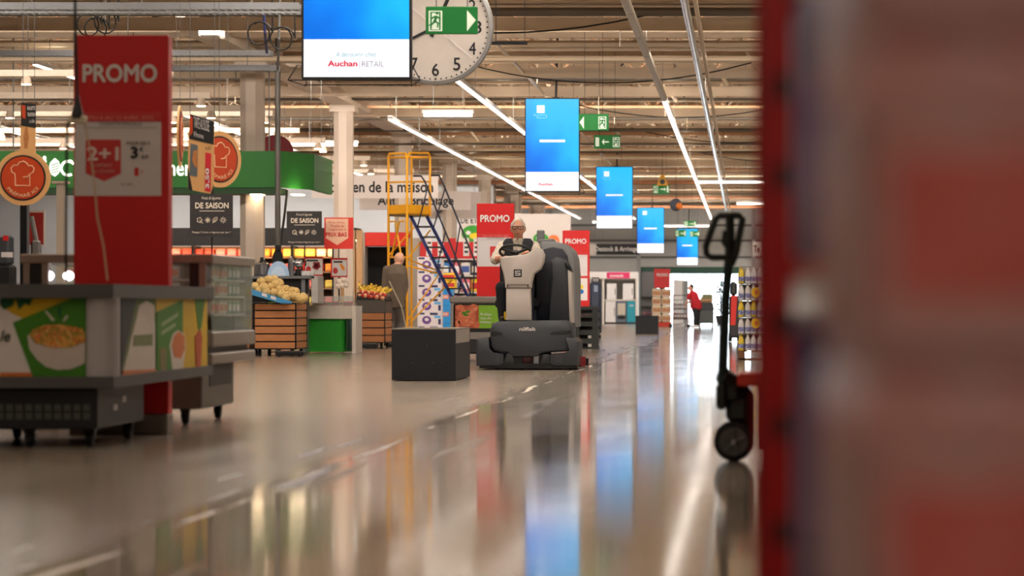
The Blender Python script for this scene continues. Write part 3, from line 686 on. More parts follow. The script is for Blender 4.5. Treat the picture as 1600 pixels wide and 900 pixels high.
for s in (-1,1):
    loc(MB().lathe([(.02,-.05),(.14,-.05),(.15,-.03),(.15,.03),(.14,.05),(.02,.05)],(s*.46,1.5,.15),18,'x')).build('rear_wheel', RUB, t, 40)
loc(MB().box(-.55,.62,1.95,2.0,.01,.10)).build('squeegee', RUB, t)
loc(MB().lathe([(.01,-.06),(.06,-.06),(.065,0),(.06,.06),(.01,.06)],(mx(903),.55,.09),14,'z')).build('side_roller', mat('red_roller',(120,18,26),.5), t, 40)
# rear tank
bevelprism([(829,384),(838,375),(858,375),(874,378),(886,388),(891,402),(893,430),(893,512),(829,512)], .85, 1.9, .05, 'rear_tank', SHELLG, t)
tank = t.children[-1]
bevelprism([(830,390),(856,384),(872,387),(880,398),(883,420),(883,505),(829,505)], .80, .88, .02, 'tank_recess', NAVYD, t)
bevelprism([(856,404),(864,399),(878,404),(888,420),(889,505),(853,505),(855,430)], .52, .86, .04, 'side_fender', BODYD, t)
bevelprism([(883,420),(889,425),(891,505),(886,505)], .50, .9, .01, 'fender_edge', SHELL, t)
bevelprism([(879,409),(884,408),(889,419),(886,421)], .46, .56, .006, 'grab_handle', BLACK, t)
bevelprism([(828,384),(830,372),(854,370),(858,376),(858,384)], .95, 1.5, .03, 'tank_lid', SHELLG, t)
loc(MB().cbox(mx(829),mx(841),1.0,1.12,mz(374),mz(356),.012)).build('beacon_box', SHELLG, t)
# driver platform, seat
loc(MB().cbox(-.45,.5,.25,1.0,.42,.56,.02)).build('footplate', BODYD, t)
loc(MB().cbox(-.44,.10,.62,1.15,.72,.86,.04)).build('seat', RUB, t)
loc(MB().cbox(-.42,.08,1.02,1.14,.84,1.36,.05)).build('seat_back', RUB, t)
loc(MB().cbox(-.40,.06,.68,1.1,.5,.73,.02)).build('seat_box', BODYD, t)
# steering column
bevelprism([(781,402),(793,400),(808,399),(822,397),(832,390),(839,386),(846,389),(850,398),(849,409),(844,420),(834,428),(830,440),(829,450),(789,450),(788,440),(786,428),(781,412)], .02, .24, .035, 'steering_column', SHELL, t)
colm = t.children[-1]
bevelprism([(790,450),(828,450),(829,501),(790,501)], .05, .24, .02, 'lower_column', SHELL, t)
bevelprism([(792,444),(826,444),(826,446),(792,446)], .014, .03, .004, 'seam', mat('seam_grey',(120,114,108),.5), colm)
bevelprism([(792,445),(793.5,445),(793.5,449),(792,449)], .010, .03, .002, 'clip', BLACK, colm); bevelprism([(824,445),(825.5,445),(825.5,449),(824,449)], .010, .03, .002, 'clip', BLACK, colm)
lg = bevelprism([(802.5,421),(815,421),(815,433),(802.5,433)], .012, .03, .003, 'emblem', INK, colm)
for a in ((804.5,423,813,424.5),(804.5,423,806,427.6),(804.5,426.2,813,427.7),(811.5,426.2,813,430.6),(804.5,429.2,813,430.7)):
    loc(MB().box(mx(a[0]),mx(a[2]),.006,.013,mz(a[3]),mz(a[1]))).build('emblem_stroke', PAPER, lg)
# steering wheel, tilted towards the driver
cw = Vector((mx(802), .30, mz(393))); ring = []
Mw = Matrix.Rotation(math.radians(-26), 3, 'X')
for k in range(28):
    a = 2*math.pi*k/28; ring.append(cw+Mw@Vector((.185*math.cos(a), .185*math.sin(a), 0)))
wl = loc(MB().tube(ring, .016, 8, closed=True)).build('steering_wheel', BLACK, t, 60)
mb = MB()
for a in (90, 210, 330): mb.tube([cw+Vector((0,0,-.02)), cw+Mw@Vector((.185*math.cos(math.radians(a)), .185*math.sin(math.radians(a)), 0))], .018, 6)
mb.lathe([(.045,-.03),(.05,.0),(.03,.02)], cw, 14); mb.tube([cw, (cw.x, cw.y-.08, cw.z-.18)], .03, 8)
loc(mb).build('spokes', BLACK, wl, 40)
loc(MB().cbox(mx(784),mx(789),.30,.36,mz(500),mz(487),.008)).build('yellow_lever', mat('lever_yellow',(226,190,20),.5), t)
# ---------------------------------------------------------------- people
SKIN = mat('skin', (214,160,132), .5, var=.06, scale=30); SKIN2 = mat('skin_weathered', (198,140,112), .5, var=.06, scale=30)
def head_mesh(mb, c, yaw, pitch, s=1.0, flip=0):
    # a head facing -Y before rotation: skull, brow, nose, jaw, chin, ears
    base = len(mb.v); n, m_ = 30, 22
    pts = []
    for i in range(m_+1):
        th = math.pi*i/m_
        for k in range(n):
            ph = 2*math.pi*k/n
            x = math.sin(th)*math.sin(ph); y = -math.sin(th)*math.cos(ph); z = math.cos(th)
            rx, ry, rz = .077, .098, .122
            jaw = max(0., -z); 
            X = x*rx*(1-.24*jaw**1.5); Yv = y*ry; Z = z*rz
            if y > 0: Yv *= 1-.35*jaw
            else: Yv *= 1-.04*jaw
            fr = max(0, -y)
            g = lambda a, b_, sa, sb: math.exp(-((X-a)/sa)**2-((Z-b_)/sb)**2)*(1 if y < 0 else 0)
            Yv -= .026*g(0,-.030,.012,.022)+.012*g(0,-.005,.010,.03)+.008*g(0,.028,.05,.012)+.010*g(0,-.098,.03,.018)+.006*g(0,-.065,.03,.012)
            Yv += .012*g(.032,.008,.018,.012)+.012*g(-.032,.008,.018,.012)
            pts.append(Vector((X, Yv, Z)))
    fs = []
    for i in range(m_):
        for k in range(n): fs.append((i*n+k, i*n+(k+1)%n, (i+1)*n+(k+1)%n, (i+1)*n+k))
    mb.add(pts, fs)
    for s_ in (-1,1): mb.ell((s_*.080,.012,-.008),.012,.020,.032,8,8)
    M = Matrix.Translation(c)@Matrix.Rotation(yaw,4,'Z')@Matrix.Rotation(pitch,4,'X')@Matrix.Scale(s,4)
    mb.xf(M, base); return M
def hand_(mb, wrist, d, up, side, curl=.9, s=1.0):
    # palm and five bent fingers; d along the forearm, up = back of the hand, side = thumb side (+1/-1 along d x up)
    d = Vector(d).normalized(); up = Vector(up); up = (up-d*up.dot(d)).normalized(); r = d.cross(up)*side
    wr = Vector(wrist)
    mb.cap(wr, wr+d*.045*s, .024*s, .028*s, 10)
    for i in range(4): mb.cap(wr+d*.02*s+r*(.024-.016*i)*s, wr+d*.082*s+r*(.03-.02*i)*s, .013*s, .011*s, 8)
    for i, ln in enumerate((.038,.043,.040,.031)):
        b_ = wr+d*.085*s+r*(.03-.02*i)*s; a1 = curl*.6; p1 = b_+(d*math.cos(a1)-up*math.sin(a1))*ln*s
        a2 = curl*1.5; p2 = p1+(d*math.cos(a2)-up*math.sin(a2))*ln*.75*s; a3 = curl*2.2; p3 = p2+(d*math.cos(a3)-up*math.sin(a3))*ln*.6*s
        mb.cap(b_, p1, .0105*s, .0095*s, 8).cap(p1, p2, .0095*s, .0088*s, 8).cap(p2, p3, .0088*s, .0075*s, 8)
    b_ = wr+d*.03*s+r*.026*s; p1 = b_+(d*.7+r*.7-up*.2).normalized()*.04*s; p2 = p1+(d*.9+r*.1-up*.6).normalized()*.035*s
    mb.cap(b_, p1, .014*s, .011*s, 8).cap(p1, p2, .011*s, .009*s, 8)
def at(v): return Vector(v)+Vector((sx, Y, 0))
# driver
dl = thing('person', 'grey-haired driver in glasses and dark vest, hands on the scrubber wheel', 'person', (sx+mx(802), Y+.75, .86))
J = {k: at(v) for k, v in dict(pel=(-.17,.86,.94), sp=(-.17,.84,1.14), ch=(-.17,.80,1.38), nk=(-.17,.78,1.56), hd=(mx(802),.71,mz(354)),
    shL=(-.365,.80,1.485), elL=(mx(767),.60,mz(407)+.02), wrL=(mx(778),.44,mz(402)), shR=(.025,.80,1.485), elR=(.10,.58,1.30), wrR=(mx(826),.42,mz(396)),
    hpL=(-.26,.84,.93), knL=(-.345,.42,.98), anL=(-.33,.46,.62), hpR=(-.08,.84,.93), knR=(-.02,.42,.98), anR=(-.02,.46,.62)).items()}
mb = MB()
mb.loft([(J['pel'],.15,.11,0),(J['sp'],.15,.105,0),(J['ch'],.17,.11,0),((J['nk'].x,J['nk'].y,1.47),.15,.09,0),(J['nk']-Vector((0,0,.0)),.06,.06,0)])
mb.cap(J['nk']-Vector((0,0,.05)), J['hd']-Vector((0,-.02,.07)), .062, .058)
for s in 'LR':
    mb.cap(J['sh'+s], J['el'+s], .056, .044).cap(J['el'+s], J['wr'+s], .044, .029)
    mb.cap(J['hp'+s], J['kn'+s], .085, .058).cap(J['kn'+s], J['an'+s], .055, .038).cap(J['an'+s], J['an'+s]+Vector((0,-.13,-.045)), .038, .032)
hand_(mb, J['wrL'], J['wrL']-J['elL']+Vector((.06,-.04,.0)), (-.3,-.2,1), 1, 1.0, 1.05)
hand_(mb, J['wrR'], J['wrR']-J['elR']+Vector((-.06,-.04,.0)), (.3,-.2,1), -1, 1.0, 1.05)
HM = head_mesh(mb, J['hd'], .06, .06, 1.06)
body = remeshed(mb, 'body', SKIN2, dl, .0075, 2)
HAIR = mat('grey_hair', (196,186,174), .8, var=.12, scale=120)
def on_head(M, v): return M@Vector(v)
hb = MB(); b0 = 0
for s_ in (-1,1):
    hb.ell((s_*.068,.030,.030),.016,.050,.040,10,8); hb.ell((s_*.072,.005,.012),.009,.018,.03,8,6)
hb.ell((0,.072,.015),.066,.034,.05,12,8)
# thin crop over the crown, hairline high on the forehead
n1, n2 = 28, 16; b0 = len(hb.v); keep = []
for sgn in (1.0, .955):
    for i in range(n2+1):
        th = math.pi*.62*i/n2
        for k in range(n1):
            ph = 2*math.pi*k/n1; fr = .5-.5*math.cos(ph)                # 0 at the front, 1 at the back
            thl = math.pi*(.22+.40*min(1, fr*2.2))*i/n2
            hb.v.append(Vector((math.sin(thl)*math.sin(ph)*.0795*sgn, -math.sin(thl)*math.cos(ph)*.1005*sgn, math.cos(thl)*.1255*sgn)))
for sh in (0, 1):
    o_ = b0+sh*(n2+1)*n1
    for i in range(n2):
        for k in range(n1): hb.f.append((o_+i*n1+k, o_+i*n1+(k+1)%n1, o_+(i+1)*n1+(k+1)%n1, o_+(i+1)*n1+k))
for k in range(n1): hb.f.append((b0+n2*n1+k, b0+n2*n1+(k+1)%n1, b0+(n2+1)*n1+n2*n1+(k+1)%n1, b0+(n2+1)*n1+n2*n1+k))
hb.xf(HM).build('hair', HAIR, dl, 60)
gl = MB()
for s_ in (-1,1):
    cc = Vector((s_*.034,-.112,.008)); w_, h_ = .029, .019
    gl.tube([cc+Vector((-w_,0,h_)),cc+Vector((w_,0,h_)),cc+Vector((w_*.95,0,-h_*.7)),cc+Vector((w_*.6,0,-h_)),cc+Vector((-w_*.6,0,-h_)),cc+Vector((-w_*.95,0,-h_*.7))], .0042, 6, closed=True)
    gl.tube([(s_*.063,-.112,.020),(s_*.078,-.06,.018),(s_*.083,.012,.012)], .0035, 6)
gl.tube([(-.006,-.113,.012),(.006,-.113,.012)], .004, 6)
gl.xf(HM).build('spectacles', BLACK, dl, 40)
def face(M, par, brow):
    e = MB()
    for s_ in (-1,1): e.ell((s_*.032,-.081,.008),.013,.010,.007,10,6)
    e.xf(M).build('eyes', mat('eye_white',(190,180,172),.3), par, 60)
    e = MB()
    for s_ in (-1,1): e.ell((s_*.032,-.0905,.008),.0055,.003,.0055,8,6)
    e.xf(M).build('irises', mat('iris',(48,38,30),.3), par, 60)
    e = MB(); e.tube([(-.024,-.096,-.062),(-.01,-.102,-.060),(.01,-.102,-.060),(.024,-.096,-.062)], .0042, 6)
    e.xf(M).build('mouth', mat('lips',(150,84,76),.5), par, 60)
    e = MB()
    for s_ in (-1,1): e.tube([(s_*.014,-.1,.030),(s_*.032,-.102,.035),(s_*.050,-.09,.030)], .0045, 6)
    e.xf(M).build('eyebrows', brow, par, 60)
face(HM, dl, HAIR)
# clothes
SHIRT = ramp_mat('check_shirt', [(0,(196,184,166)),(.45,(214,204,188)),(.6,(172,160,144)),(1,(220,212,198))], 'noise', 60, .8, (1,1,.35)); VEST = mat('navy_vest', (22,27,36), .75, var=.15, scale=12); TROU = mat('navy_trousers', (20,25,35), .8, var=.15, scale=10)
mb = MB(); mb.loft([((J['pel'].x,J['pel'].y,1.0),.158,.12,0),(J['sp'],.16,.115,0),(J['ch'],.178,.118,0),((J['nk'].x,J['nk'].y,1.515),.165,.095,0),((J['nk'].x,J['nk'].y-.01,1.575),.078,.072,0)])
for s in 'LR':
    mb.cap(J['sh'+s], J['el'+s], .070, .064)
    e_, w_ = J['el'+s], J['wr'+s]
    if s == 'R': mb.cap(e_, e_.lerp(w_, .55), .064, .052)
    else: mb.cap(e_, e_.lerp(w_, .12), .064, .058)
remeshed(mb, 'shirt', SHIRT, dl, .010, 3)
MB().prism([(0,0),(.05,-.005),(.034,-.07)],'y',0,.012).xf(Matrix.Translation((J['nk'].x+.004,J['nk'].y-.112,1.588))).build('collar', SHIRT, dl)
MB().prism([(0,0),(-.05,-.005),(-.034,-.07)],'y',0,.012).xf(Matrix.Translation((J['nk'].x-.004,J['nk'].y-.112,1.588))).build('collar', SHIRT, dl)
for s_, sd in ((-1,'L'),(1,'R')):
    mb = MB(); cxn = J['nk'].x
    secs = [(1.0,.060,.160,.140),(1.14,.055,.160,.138),(1.36,.052,.172,.140),(1.46,.055,.168,.130),(1.53,.058,.165,.108),(1.585,.075,.115,.078)]
    for z, xi, xo, dp in secs: pass
    ysp = lambda z: J['pel'].y+(J['nk'].y-J['pel'].y)*min(1, max(0, (z-.94)/.58))
    rings = []
    for z, xi, xo, dp in secs:
        yc = ysp(z); a = xi if sd else xi
        rings.append([(cxn+s_*xi, yc-dp, z), (cxn+s_*(xi+.03), yc-dp-.004, z), (cxn+s_*(xo+.012), yc-dp*.6, z), (cxn+s_*(xo+.034), yc, z), (cxn+s_*(xo+.012), yc+dp*.75, z), (cxn+s_*.0, yc+dp, z), (cxn, yc+dp*.5, z), (cxn+s_*xo*.8, yc, z), (cxn+s_*xi, yc-dp*.7, z)])
    n_ = 9; vs = [v for r in rings for v in r]; fs = [tuple(range(n_)), tuple(range((len(rings)-1)*n_, len(rings)*n_))]
    for i in range(len(rings)-1):
        for k in range(n_): fs.append((i*n_+k, i*n_+(k+1)%n_, (i+1)*n_+(k+1)%n_, (i+1)*n_+k))
    mb.add(vs, fs); mb.build('vest', VEST, dl, 60)
MB().ell((J['nk'].x+.12,J['nk'].y-.142,1.40),.012,.006,.014,8,6).build('badge', mat('badge_green',(150,200,170),.5), dl, 60)
mb = MB(); mb.loft([((J['pel'].x,J['pel'].y,.86),.16,.13,0),((J['pel'].x,J['pel'].y,1.03),.165,.128,0)])
for s in 'LR':
    mb.cap(J['hp'+s], J['kn'+s], .098, .078).cap(J['kn'+s], J['an'+s]+Vector((0,0,.0)), .076, .06)
remeshed(mb, 'trousers', TROU, dl, .012, 3)
for s in 'LR':
    a = J['an'+s]; mb = MB(); mb.cap(a+Vector((0,.03,-.02)), a+Vector((0,-.14,-.035)), .045, .04); mb.box(a.x-.04,a.x+.04,a.y-.17,a.y+.07,.56,.585)
    remeshed(mb, 'shoe', RUB, dl, .01, 3)
# ---------------------------------------------------------------- bald man seen from behind
Y2 = 52.2; bm0 = P(616, 543, Y2); X0 = bm0.x
bp_ = thing('person', 'bald man in a brown-grey jacket seen from behind, holding a broom stick', 'person', (X0, Y2, 0))
def b(px, py, dy=0.): return Vector((PX(px, Y2), Y2+dy, (543-py)*Y2/F))
yaw = -.5
J2 = dict(pel=b(617,468), ch=b(617,428), nk=b(621,412,.0), hd=b(623,405,.05), shL=b(605,422,-.03), elL=b(602,448,-.03), wrL=b(608,470,-.12), shR=b(629,422,.03), elR=b(632,448,.06), wrR=b(628,472,.0),
    hpL=b(610,476,0), knL=b(610,505,.05), anL=b(609,536,-.06), hpR=b(624,476,.02), knR=b(625,505,.08), anR=b(623,536,.05))
mb = MB(); mb.loft([(J2['pel']-Vector((0,0,.05)),.16,.12,yaw),(J2['pel']+Vector((0,0,.14)),.15,.115,yaw),(J2['ch'],.18,.125,yaw),(J2['ch']+Vector((0,.02,.10)),.16,.10,yaw),(J2['nk'],.06,.06,0)])
mb.cap(J2['nk']-Vector((0,0,.05)), J2['hd']-Vector((0,0,.03)), .06, .06)
for s in 'LR':
    mb.cap(J2['sh'+s], J2['el'+s], .058, .046).cap(J2['el'+s], J2['wr'+s], .045, .03)
    mb.cap(J2['hp'+s], J2['kn'+s], .09, .06).cap(J2['kn'+s], J2['an'+s], .058, .04).cap(J2['an'+s], J2['an'+s]+Vector((.05,.13,-.03)), .04, .035)
hand_(mb, J2['wrR'], J2['wrR']-J2['elR'], (.6,.4,0), 1, 1.0); hand_(mb, J2['wrL'], J2['wrL']-J2['elL'], (-.6,-.4,0), -1, .8)
HM2 = head_mesh(mb, J2['hd'], math.pi-.75, .38, 1.04)
remeshed(mb, 'body', SKIN, bp_, .009, 2); face(HM2, bp_, HAIR)
JK = mat('brown_grey_jacket', (104,90,76), .85, var=.12, scale=8); TR2 = mat('grey_trousers', (108,102,98), .85, var=.1, scale=8)
mb = MB(); mb.loft([(J2['pel']-Vector((0,0,.16)),.195,.16,yaw),(J2['pel']+Vector((0,0,.14)),.19,.15,yaw),(J2['ch'],.21,.155,yaw),(J2['ch']+Vector((0,.02,.12)),.175,.12,yaw),(J2['nk']-Vector((0,0,.01)),.085,.085,yaw)])
for s in 'LR': mb.cap(J2['sh'+s], J2['el'+s], .082, .07).cap(J2['el'+s], J2['el'+s].lerp(J2['wr'+s],.92), .07, .052)
remeshed(mb, 'jacket', JK, bp_, .012, 3)
mb = MB(); mb.loft([(J2['pel']-Vector((0,0,.10)),.17,.135,yaw),(J2['pel']+Vector((0,0,.05)),.165,.13,yaw)])
for s in 'LR': mb.cap(J2['hp'+s], J2['kn'+s], .105, .085).cap(J2['kn'+s], J2['an'+s]+Vector((0,0,.02)), .085, .072)
remeshed(mb, 'trousers', TR2, bp_, .012, 3)
for s in 'LR':
    a = J2['an'+s]; mb = MB(); mb.cap((a.x,a.y,.055), (a.x+.07,a.y+.17,.045), .05, .042); mb.cap((a.x,a.y,.05),(a.x,a.y,.12),.05,.05); remeshed(mb, 'shoe', RUB, bp_, .012, 2)
br = thing('broom', 'broom with a pale stick held by the bald man', 'broom', b(641,543,-.1))
MB().tube([b(611,440,-.26), b(629,480,-.16), b(640,530,-.12)], .011, 8).build('stick', mat('pale_stick',(190,176,158),.5), br, 40)
MB().cbox(PX(641,Y2)-.16,PX(641,Y2)+.16,Y2-.15,Y2-.07,.05,.12,.01).build('head_block', BLACK, br)
MB().box(PX(641,Y2)-.155,PX(641,Y2)+.155,Y2-.145,Y2-.075,.0,.05).build('bristles', mat('bristle',(60,50,44),.9), br)
# ---------------------------------------------------------------- far shopper bending over a trolley
Y3 = 98.0
def f(px, py, dy=0.): return Vector((PX(px, Y3), Y3+dy, (511-py)*Y3/F))
fw = thing('person', 'far shopper in a red top and black trousers bending over a trolley', 'person', f(1087,511))
mb = MB()
J3 = dict(pel=f(1088,479), ch=f(1083,462), nk=f(1081,456), hd=f(1080,449), shL=f(1078,460,-.15), elL=f(1074,468,-.18), wrL=f(1072,474,-.15), shR=f(1086,460,.15), elR=f(1078,470,.18), wrR=f(1073,474,.16),
    hpL=f(1087,483,-.09), knL=f(1087,496,-.09), anL=f(1086,508,-.1), hpR=f(1089,483,.09), knR=f(1090,496,.09), anR=f(1090,508,.1))
mb.cap(J3['pel'],J3['ch'],.15,.14).cap(J3['ch'],J3['nk'],.12,.06).cap(J3['nk'],J3['hd'],.06,.06)
for s in 'LR':
    mb.cap(J3['sh'+s],J3['el'+s],.055,.042).cap(J3['el'+s],J3['wr'+s],.042,.03).cap(J3['hp'+s],J3['kn'+s],.09,.06).cap(J3['kn'+s],J3['an'+s],.058,.04).cap(J3['an'+s],J3['an'+s]+Vector((-.14,0,-.03)),.038,.03)
    hand_(mb, J3['wr'+s], J3['wr'+s]-J3['el'+s], (0,0,1), 1 if s == 'L' else -1, 1.0)
HM3 = head_mesh(mb, J3['hd'], -1.5, .3, 1.0); remeshed(mb,'body',SKIN,fw,.012,2)
hb = MB().ell((0,.03,.035),.085,.085,.09,14,10).ell((0,.02,.13),.035,.035,.04,10,8); hb.xf(HM3); remeshed(hb,'hair',mat('black_hair',(24,26,28),.6),fw,.012,2)
mb = MB().cap(J3['pel']+Vector((0,0,.03)),J3['ch'],.20,.19).cap(J3['ch'],J3['nk'],.17,.09)
for s in 'LR': mb.cap(J3['sh'+s],J3['sh'+s].lerp(J3['el'+s],.6),.085,.07)
remeshed(mb,'top',mat('red_top',(186,26,40),.8),fw,.014,3)
mb = MB().cap(J3['pel']-Vector((0,0,.08)),J3['pel'],.165,.16)
for s in 'LR': mb.cap(J3['hp'+s],J3['kn'+s],.11,.08).cap(J3['kn'+s],J3['an'+s]+Vector((0,0,.06)),.08,.06)
remeshed(mb,'trousers',mat('black_trousers',(18,26,26),.8),fw,.014,3)
for s in 'LR':
    a = J3['an'+s]; mb = MB().cap((a.x,a.y,.05),(a.x-.16,a.y,.04),.048,.04); remeshed(mb,'shoe',PAPER,fw,.014,2)
tr = thing('shopping_trolley', 'wire shopping trolley in front of the far shopper', 'trolley', f(1068,511)); xc = f(1066,511).x
mb = MB()
for zz in (.55,.75,.95):
    mb.tube([(xc-.4,Y3-.25,zz),(xc+.3,Y3-.28,zz),(xc+.3,Y3+.28,zz),(xc-.4,Y3+.25,zz)],.01,5,closed=True)
for u in range(9):
    for sgn in (-1,1): mb.tube([(xc-.4+u*.085,Y3+sgn*.26,.5),(xc-.4+u*.085,Y3+sgn*.27,.96)],.006,4)
mb.build('basket', STEEL, tr); MB().tube([(xc+.34,Y3-.28,1.02),(xc+.34,Y3+.28,1.02)],.018,8).build('handle', RED, tr, 40)
MB().tube([(xc+.3,Y3-.25,.95),(xc+.22,Y3-.25,.15),(xc-.4,Y3-.22,.12)],.014,6).tube([(xc+.3,Y3+.25,.95),(xc+.22,Y3+.25,.15),(xc-.4,Y3+.22,.12)],.014,6).build('frame', STEEL, tr, 40)
for u, s in ((.22,-.25),(.22,.25),(-.4,-.22),(-.4,.22)): MB().lathe([(.01,-.015),(.06,-.015),(.06,.015),(.01,.015)],(xc+u,Y3+s,.06),12,'y').build('wheel', RUB, tr)
# ================================================================ chilled island, front left
YI = 15.3; XS = -3.40           # front face depth, right side plane
t = thing('chilled_island', 'grey-topped chilled island on castors with vegetable bowl prints, front left', 'chiller', (-4.3, YI, 0)); isl = t
COUNTER = mat('counter_grey', (84,84,86), .5, var=.04); BASED = mat('chiller_base', (26,30,36), .45)
zt0, zt1 = .81, .885; zs0, zs1 = .325, .385
XL = -5.4
MB().box(XL,XS,YI,YI+1.35,zt0,zt1).box(XS-.10,XS,YI+1.35,18.2,zt0,zt1).build('counter_top', COUNTER, t)
MB().box(XL,XS,YI,YI+1.35,zs0,zs1).box(XS-.10,XS,YI+1.35,18.17,zs0,zs1).build('lower_ledge', COUNTER, t)
MB().box(XL,-3.58,YI+.06,YI+.10,zs1,zt0).build('front_panel', PAPER, t); fp = t.children[-1]
MB().box(XS-.08,XS-.04,YI+.25,18.17,zs1,zt0).build('side_panel', PAPER, t); sp_ = t.children[-1]
MB().lathe([(.095,zs1),(.095,zt0)], (-3.49,YI+.12,0), 20).build('corner_post', mat('post_white',(186,184,186),.45), t, 40)
MB().cbox(XL,-3.50,YI+.05,YI+1.25,.10,zs0,.01).build('base', BASED, t)
g_ = MB()
for i in range(14):
    for j in range(2):
        x = -4.25+i*.052; g_.box(x,x+.036,YI+.045,YI+.052,.155+j*.045,.19+j*.045)
g_.build('vent_slots', mat('vent_slot',(78,80,78),.5), t)
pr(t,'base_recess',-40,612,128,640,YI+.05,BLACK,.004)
for (x, y) in ((-3.88,YI+.12),(-3.56,YI+.15),(-3.56,YI+1.1),(-4.7,YI+.12),(-4.2,YI+1.1)):
    w_ = MB().lathe([(.012,-.018),(.038,-.018),(.042,-.01),(.042,.01),(.038,.018),(.012,.018)],(x,y,.042),14,'x').build('castor', RUB, t, 40)
    MB().box(x-.03,x+.03,y-.03,y+.03,.08,.10).box(x-.026,x-.02,y-.015,y+.015,.04,.085).box(x+.02,x+.026,y-.015,y+.015,.04,.085).build('fork', BLACKM, w_)
for (py0, py1, px0, px1) in ((632,641,206,214),(620,630,217,223)):
    MB().box(-3.50,-3.496,YI+.45+(px0-206)*.02,YI+.53+(px0-206)*.02,PZ(py1,15.8),PZ(py0,15.8)).build('sticker', SHEET, t)
# printed front panel: green field, bowl of salad
Yp = YI+.06; LEAF = mat('print_green',(62,130,20),.5); DLEAF = mat('print_dark_leaf',(10,86,46),.5); YELP = mat('print_yellow',(214,176,16),.5); CREAM = mat('print_cream',(216,206,196),.5); ORNG = mat('print_orange',(214,120,60),.5); SAL = ramp_mat('print_salad',[(0,(206,96,44)),(.3,(226,170,70)),(.5,(96,128,34)),(.7,(216,110,60)),(1,(234,196,110))],'voronoi',90,.5)
pr(fp,'print_base_strip',0,582,132,590,Yp,ORNG); 
pp(fp,'print_yellow_field',[(0,466),(134,466),(134,480),(40,500),(20,490),(0,478)],Yp,YELP)
pp(fp,'print_green_field',[(20,504),(112,466),(134,466),(134,590),(52,590)],Yp-.003,LEAF)
for l in ([(0,466),(24,466),(20,478),(6,484),(0,476)],[(24,466),(52,466),(46,478),(40,474),(30,484)]): pp(fp,'print_leaf',l,Yp-.005,DLEAF)
text(fp,'le',0,516,17,534,Yp,mat('print_dark_text',(30,50,24),.5),.02,.3)
bw = pp(fp,'print_bowl',[(43,524),(46,545),(58,562),(72,573),(90,578),(110,577),(128,570),(133,566),(133,520),(90,514)],Yp-.006,mat('print_bowl',(206,198,192),.5))
pp(fp,'print_bowl_food',[(46,524),(52,515),(70,508),(100,507),(128,513),(133,522),(133,534),(110,543),(80,543),(55,536)],Yp-.010,SAL)
for i, l in enumerate(([(70,486),(73,486),(86,500),(82,502)],[(91,480),(95,480),(96,498),(92,496)],[(104,492),(107,494),(101,502),(98,502)])): pp(fp,'print_onion',l,Yp-.006,DLEAF if i == 1 else CREAM)
# side panel print, in the plane X = XS-.04
def side(px, py, X=XS-.04):
    Yq = X*F/(px-CX); return (Yq, PZ(py, Yq))
def sidepoly(par, name, pts, m_, off=.003, X=XS-.04):
    return MB().prism([side(*p) for p in pts], 'x', X, X+off).build(name, m_, par)
sidepoly(sp_,'print_leaf_field',[(208,466),(262,466),(262,478),(200,560),(190,590),(187,590)],mat('print_leafy',(96,116,60),.5))
sidepoly(sp_,'print_dark_band',[(188,466),(212,466),(190,575),(188,590)],mat('print_navy',(36,42,54),.5),.005)
sidepoly(sp_,'print_cream_field',[(206,520),(216,478),(228,470),(240,478),(240,586),(190,588)],CREAM,.006)
sidepoly(sp_,'print_yellow_field',[(243,466),(323,466),(323,584),(243,586)],YELP,.004)
sidepoly(sp_,'print_green_field',[(243,488),(284,468),(284,586),(243,586)],LEAF,.007)
sidepoly(sp_,'print_base_strip',[(190,579),(242,577),(242,588),(190,590)],ORNG,.009)
sidepoly(sp_,'print_logo_text',[(208,524),(236,522),(236,540),(206,541)],mat('print_olive',(120,128,80),.5),.009)
sidepoly(sp_,'print_carrot_leaf',[(303,466),(319,466),(313,512),(309,516)],LEAF,.007)
sidepoly(sp_,'print_carrot',[(303,526),(311,514),(314,528),(311,578),(305,578)],mat('print_red_carrot',(186,70,26),.5),.009)
sidepoly(sp_,'print_soup_glass',[(263,540),(268,522),(276,516),(286,522),(288,540),(283,584),(268,584)],CREAM,.009)
sidepoly(sp_,'print_soup',[(266,540),(270,524),(277,518),(285,525),(286,545),(280,560),(270,558)],ORNG,.012)
sidepoly(sp_,'print_jar',[(247,545),(258,543),(258,582),(249,583)],mat('print_olive2',(130,120,70),.5),.009)
sidepoly(sp_,'print_green_text',[(250,505),(276,488),(276,494),(250,511)],mat('print_pale_green',(150,176,130),.5),.009); sidepoly(sp_,'print_green_text',[(250,518),(272,504),(272,510),(250,524)],MATS['print_pale_green'],.009)
# ================================================================ glazed chilled cabinet behind the island
XA = -3.42; Y0, Y1 = 18.26, 19.85; XB = -4.66
t = thing('glass_cabinet', 'glass-sided chilled display cabinet behind the front island', 'chiller', (-4.0, 18.9, 0)); cab = t
FRAME = mat('cabinet_frame', (150,140,130), .4, .3); GREYP = mat('cabinet_grey', (136,126,116), .45)
MB().cbox(XB,XA,Y0,Y1,1.04,1.10,.008).build('top_rail', FRAME, t)
MB().cbox(XB,XA,Y0,Y1,.50,.60,.01).build('tray_body', GREYP, t); MB().cbox(XB,XA+.0,Y0-.02,Y1,.39,.46,.01).build('bumper', GREYP, t)
MB().box(XB+.05,XA-.05,Y0+.04,Y1-.04,.44,.52).build('kick_band', mat('cabinet_dark',(60,52,46),.5), t)
MB().cbox(XB+.1,XA-.08,Y0+.05,Y1-.4,.10,.40,.01).build('base', mat('cabinet_base',(104,98,90),.5), t); MB().box(XA-.08,XA-.076,Y0+.3,Y1-.5,.24,.38).build('base_grille', BLACK, t)
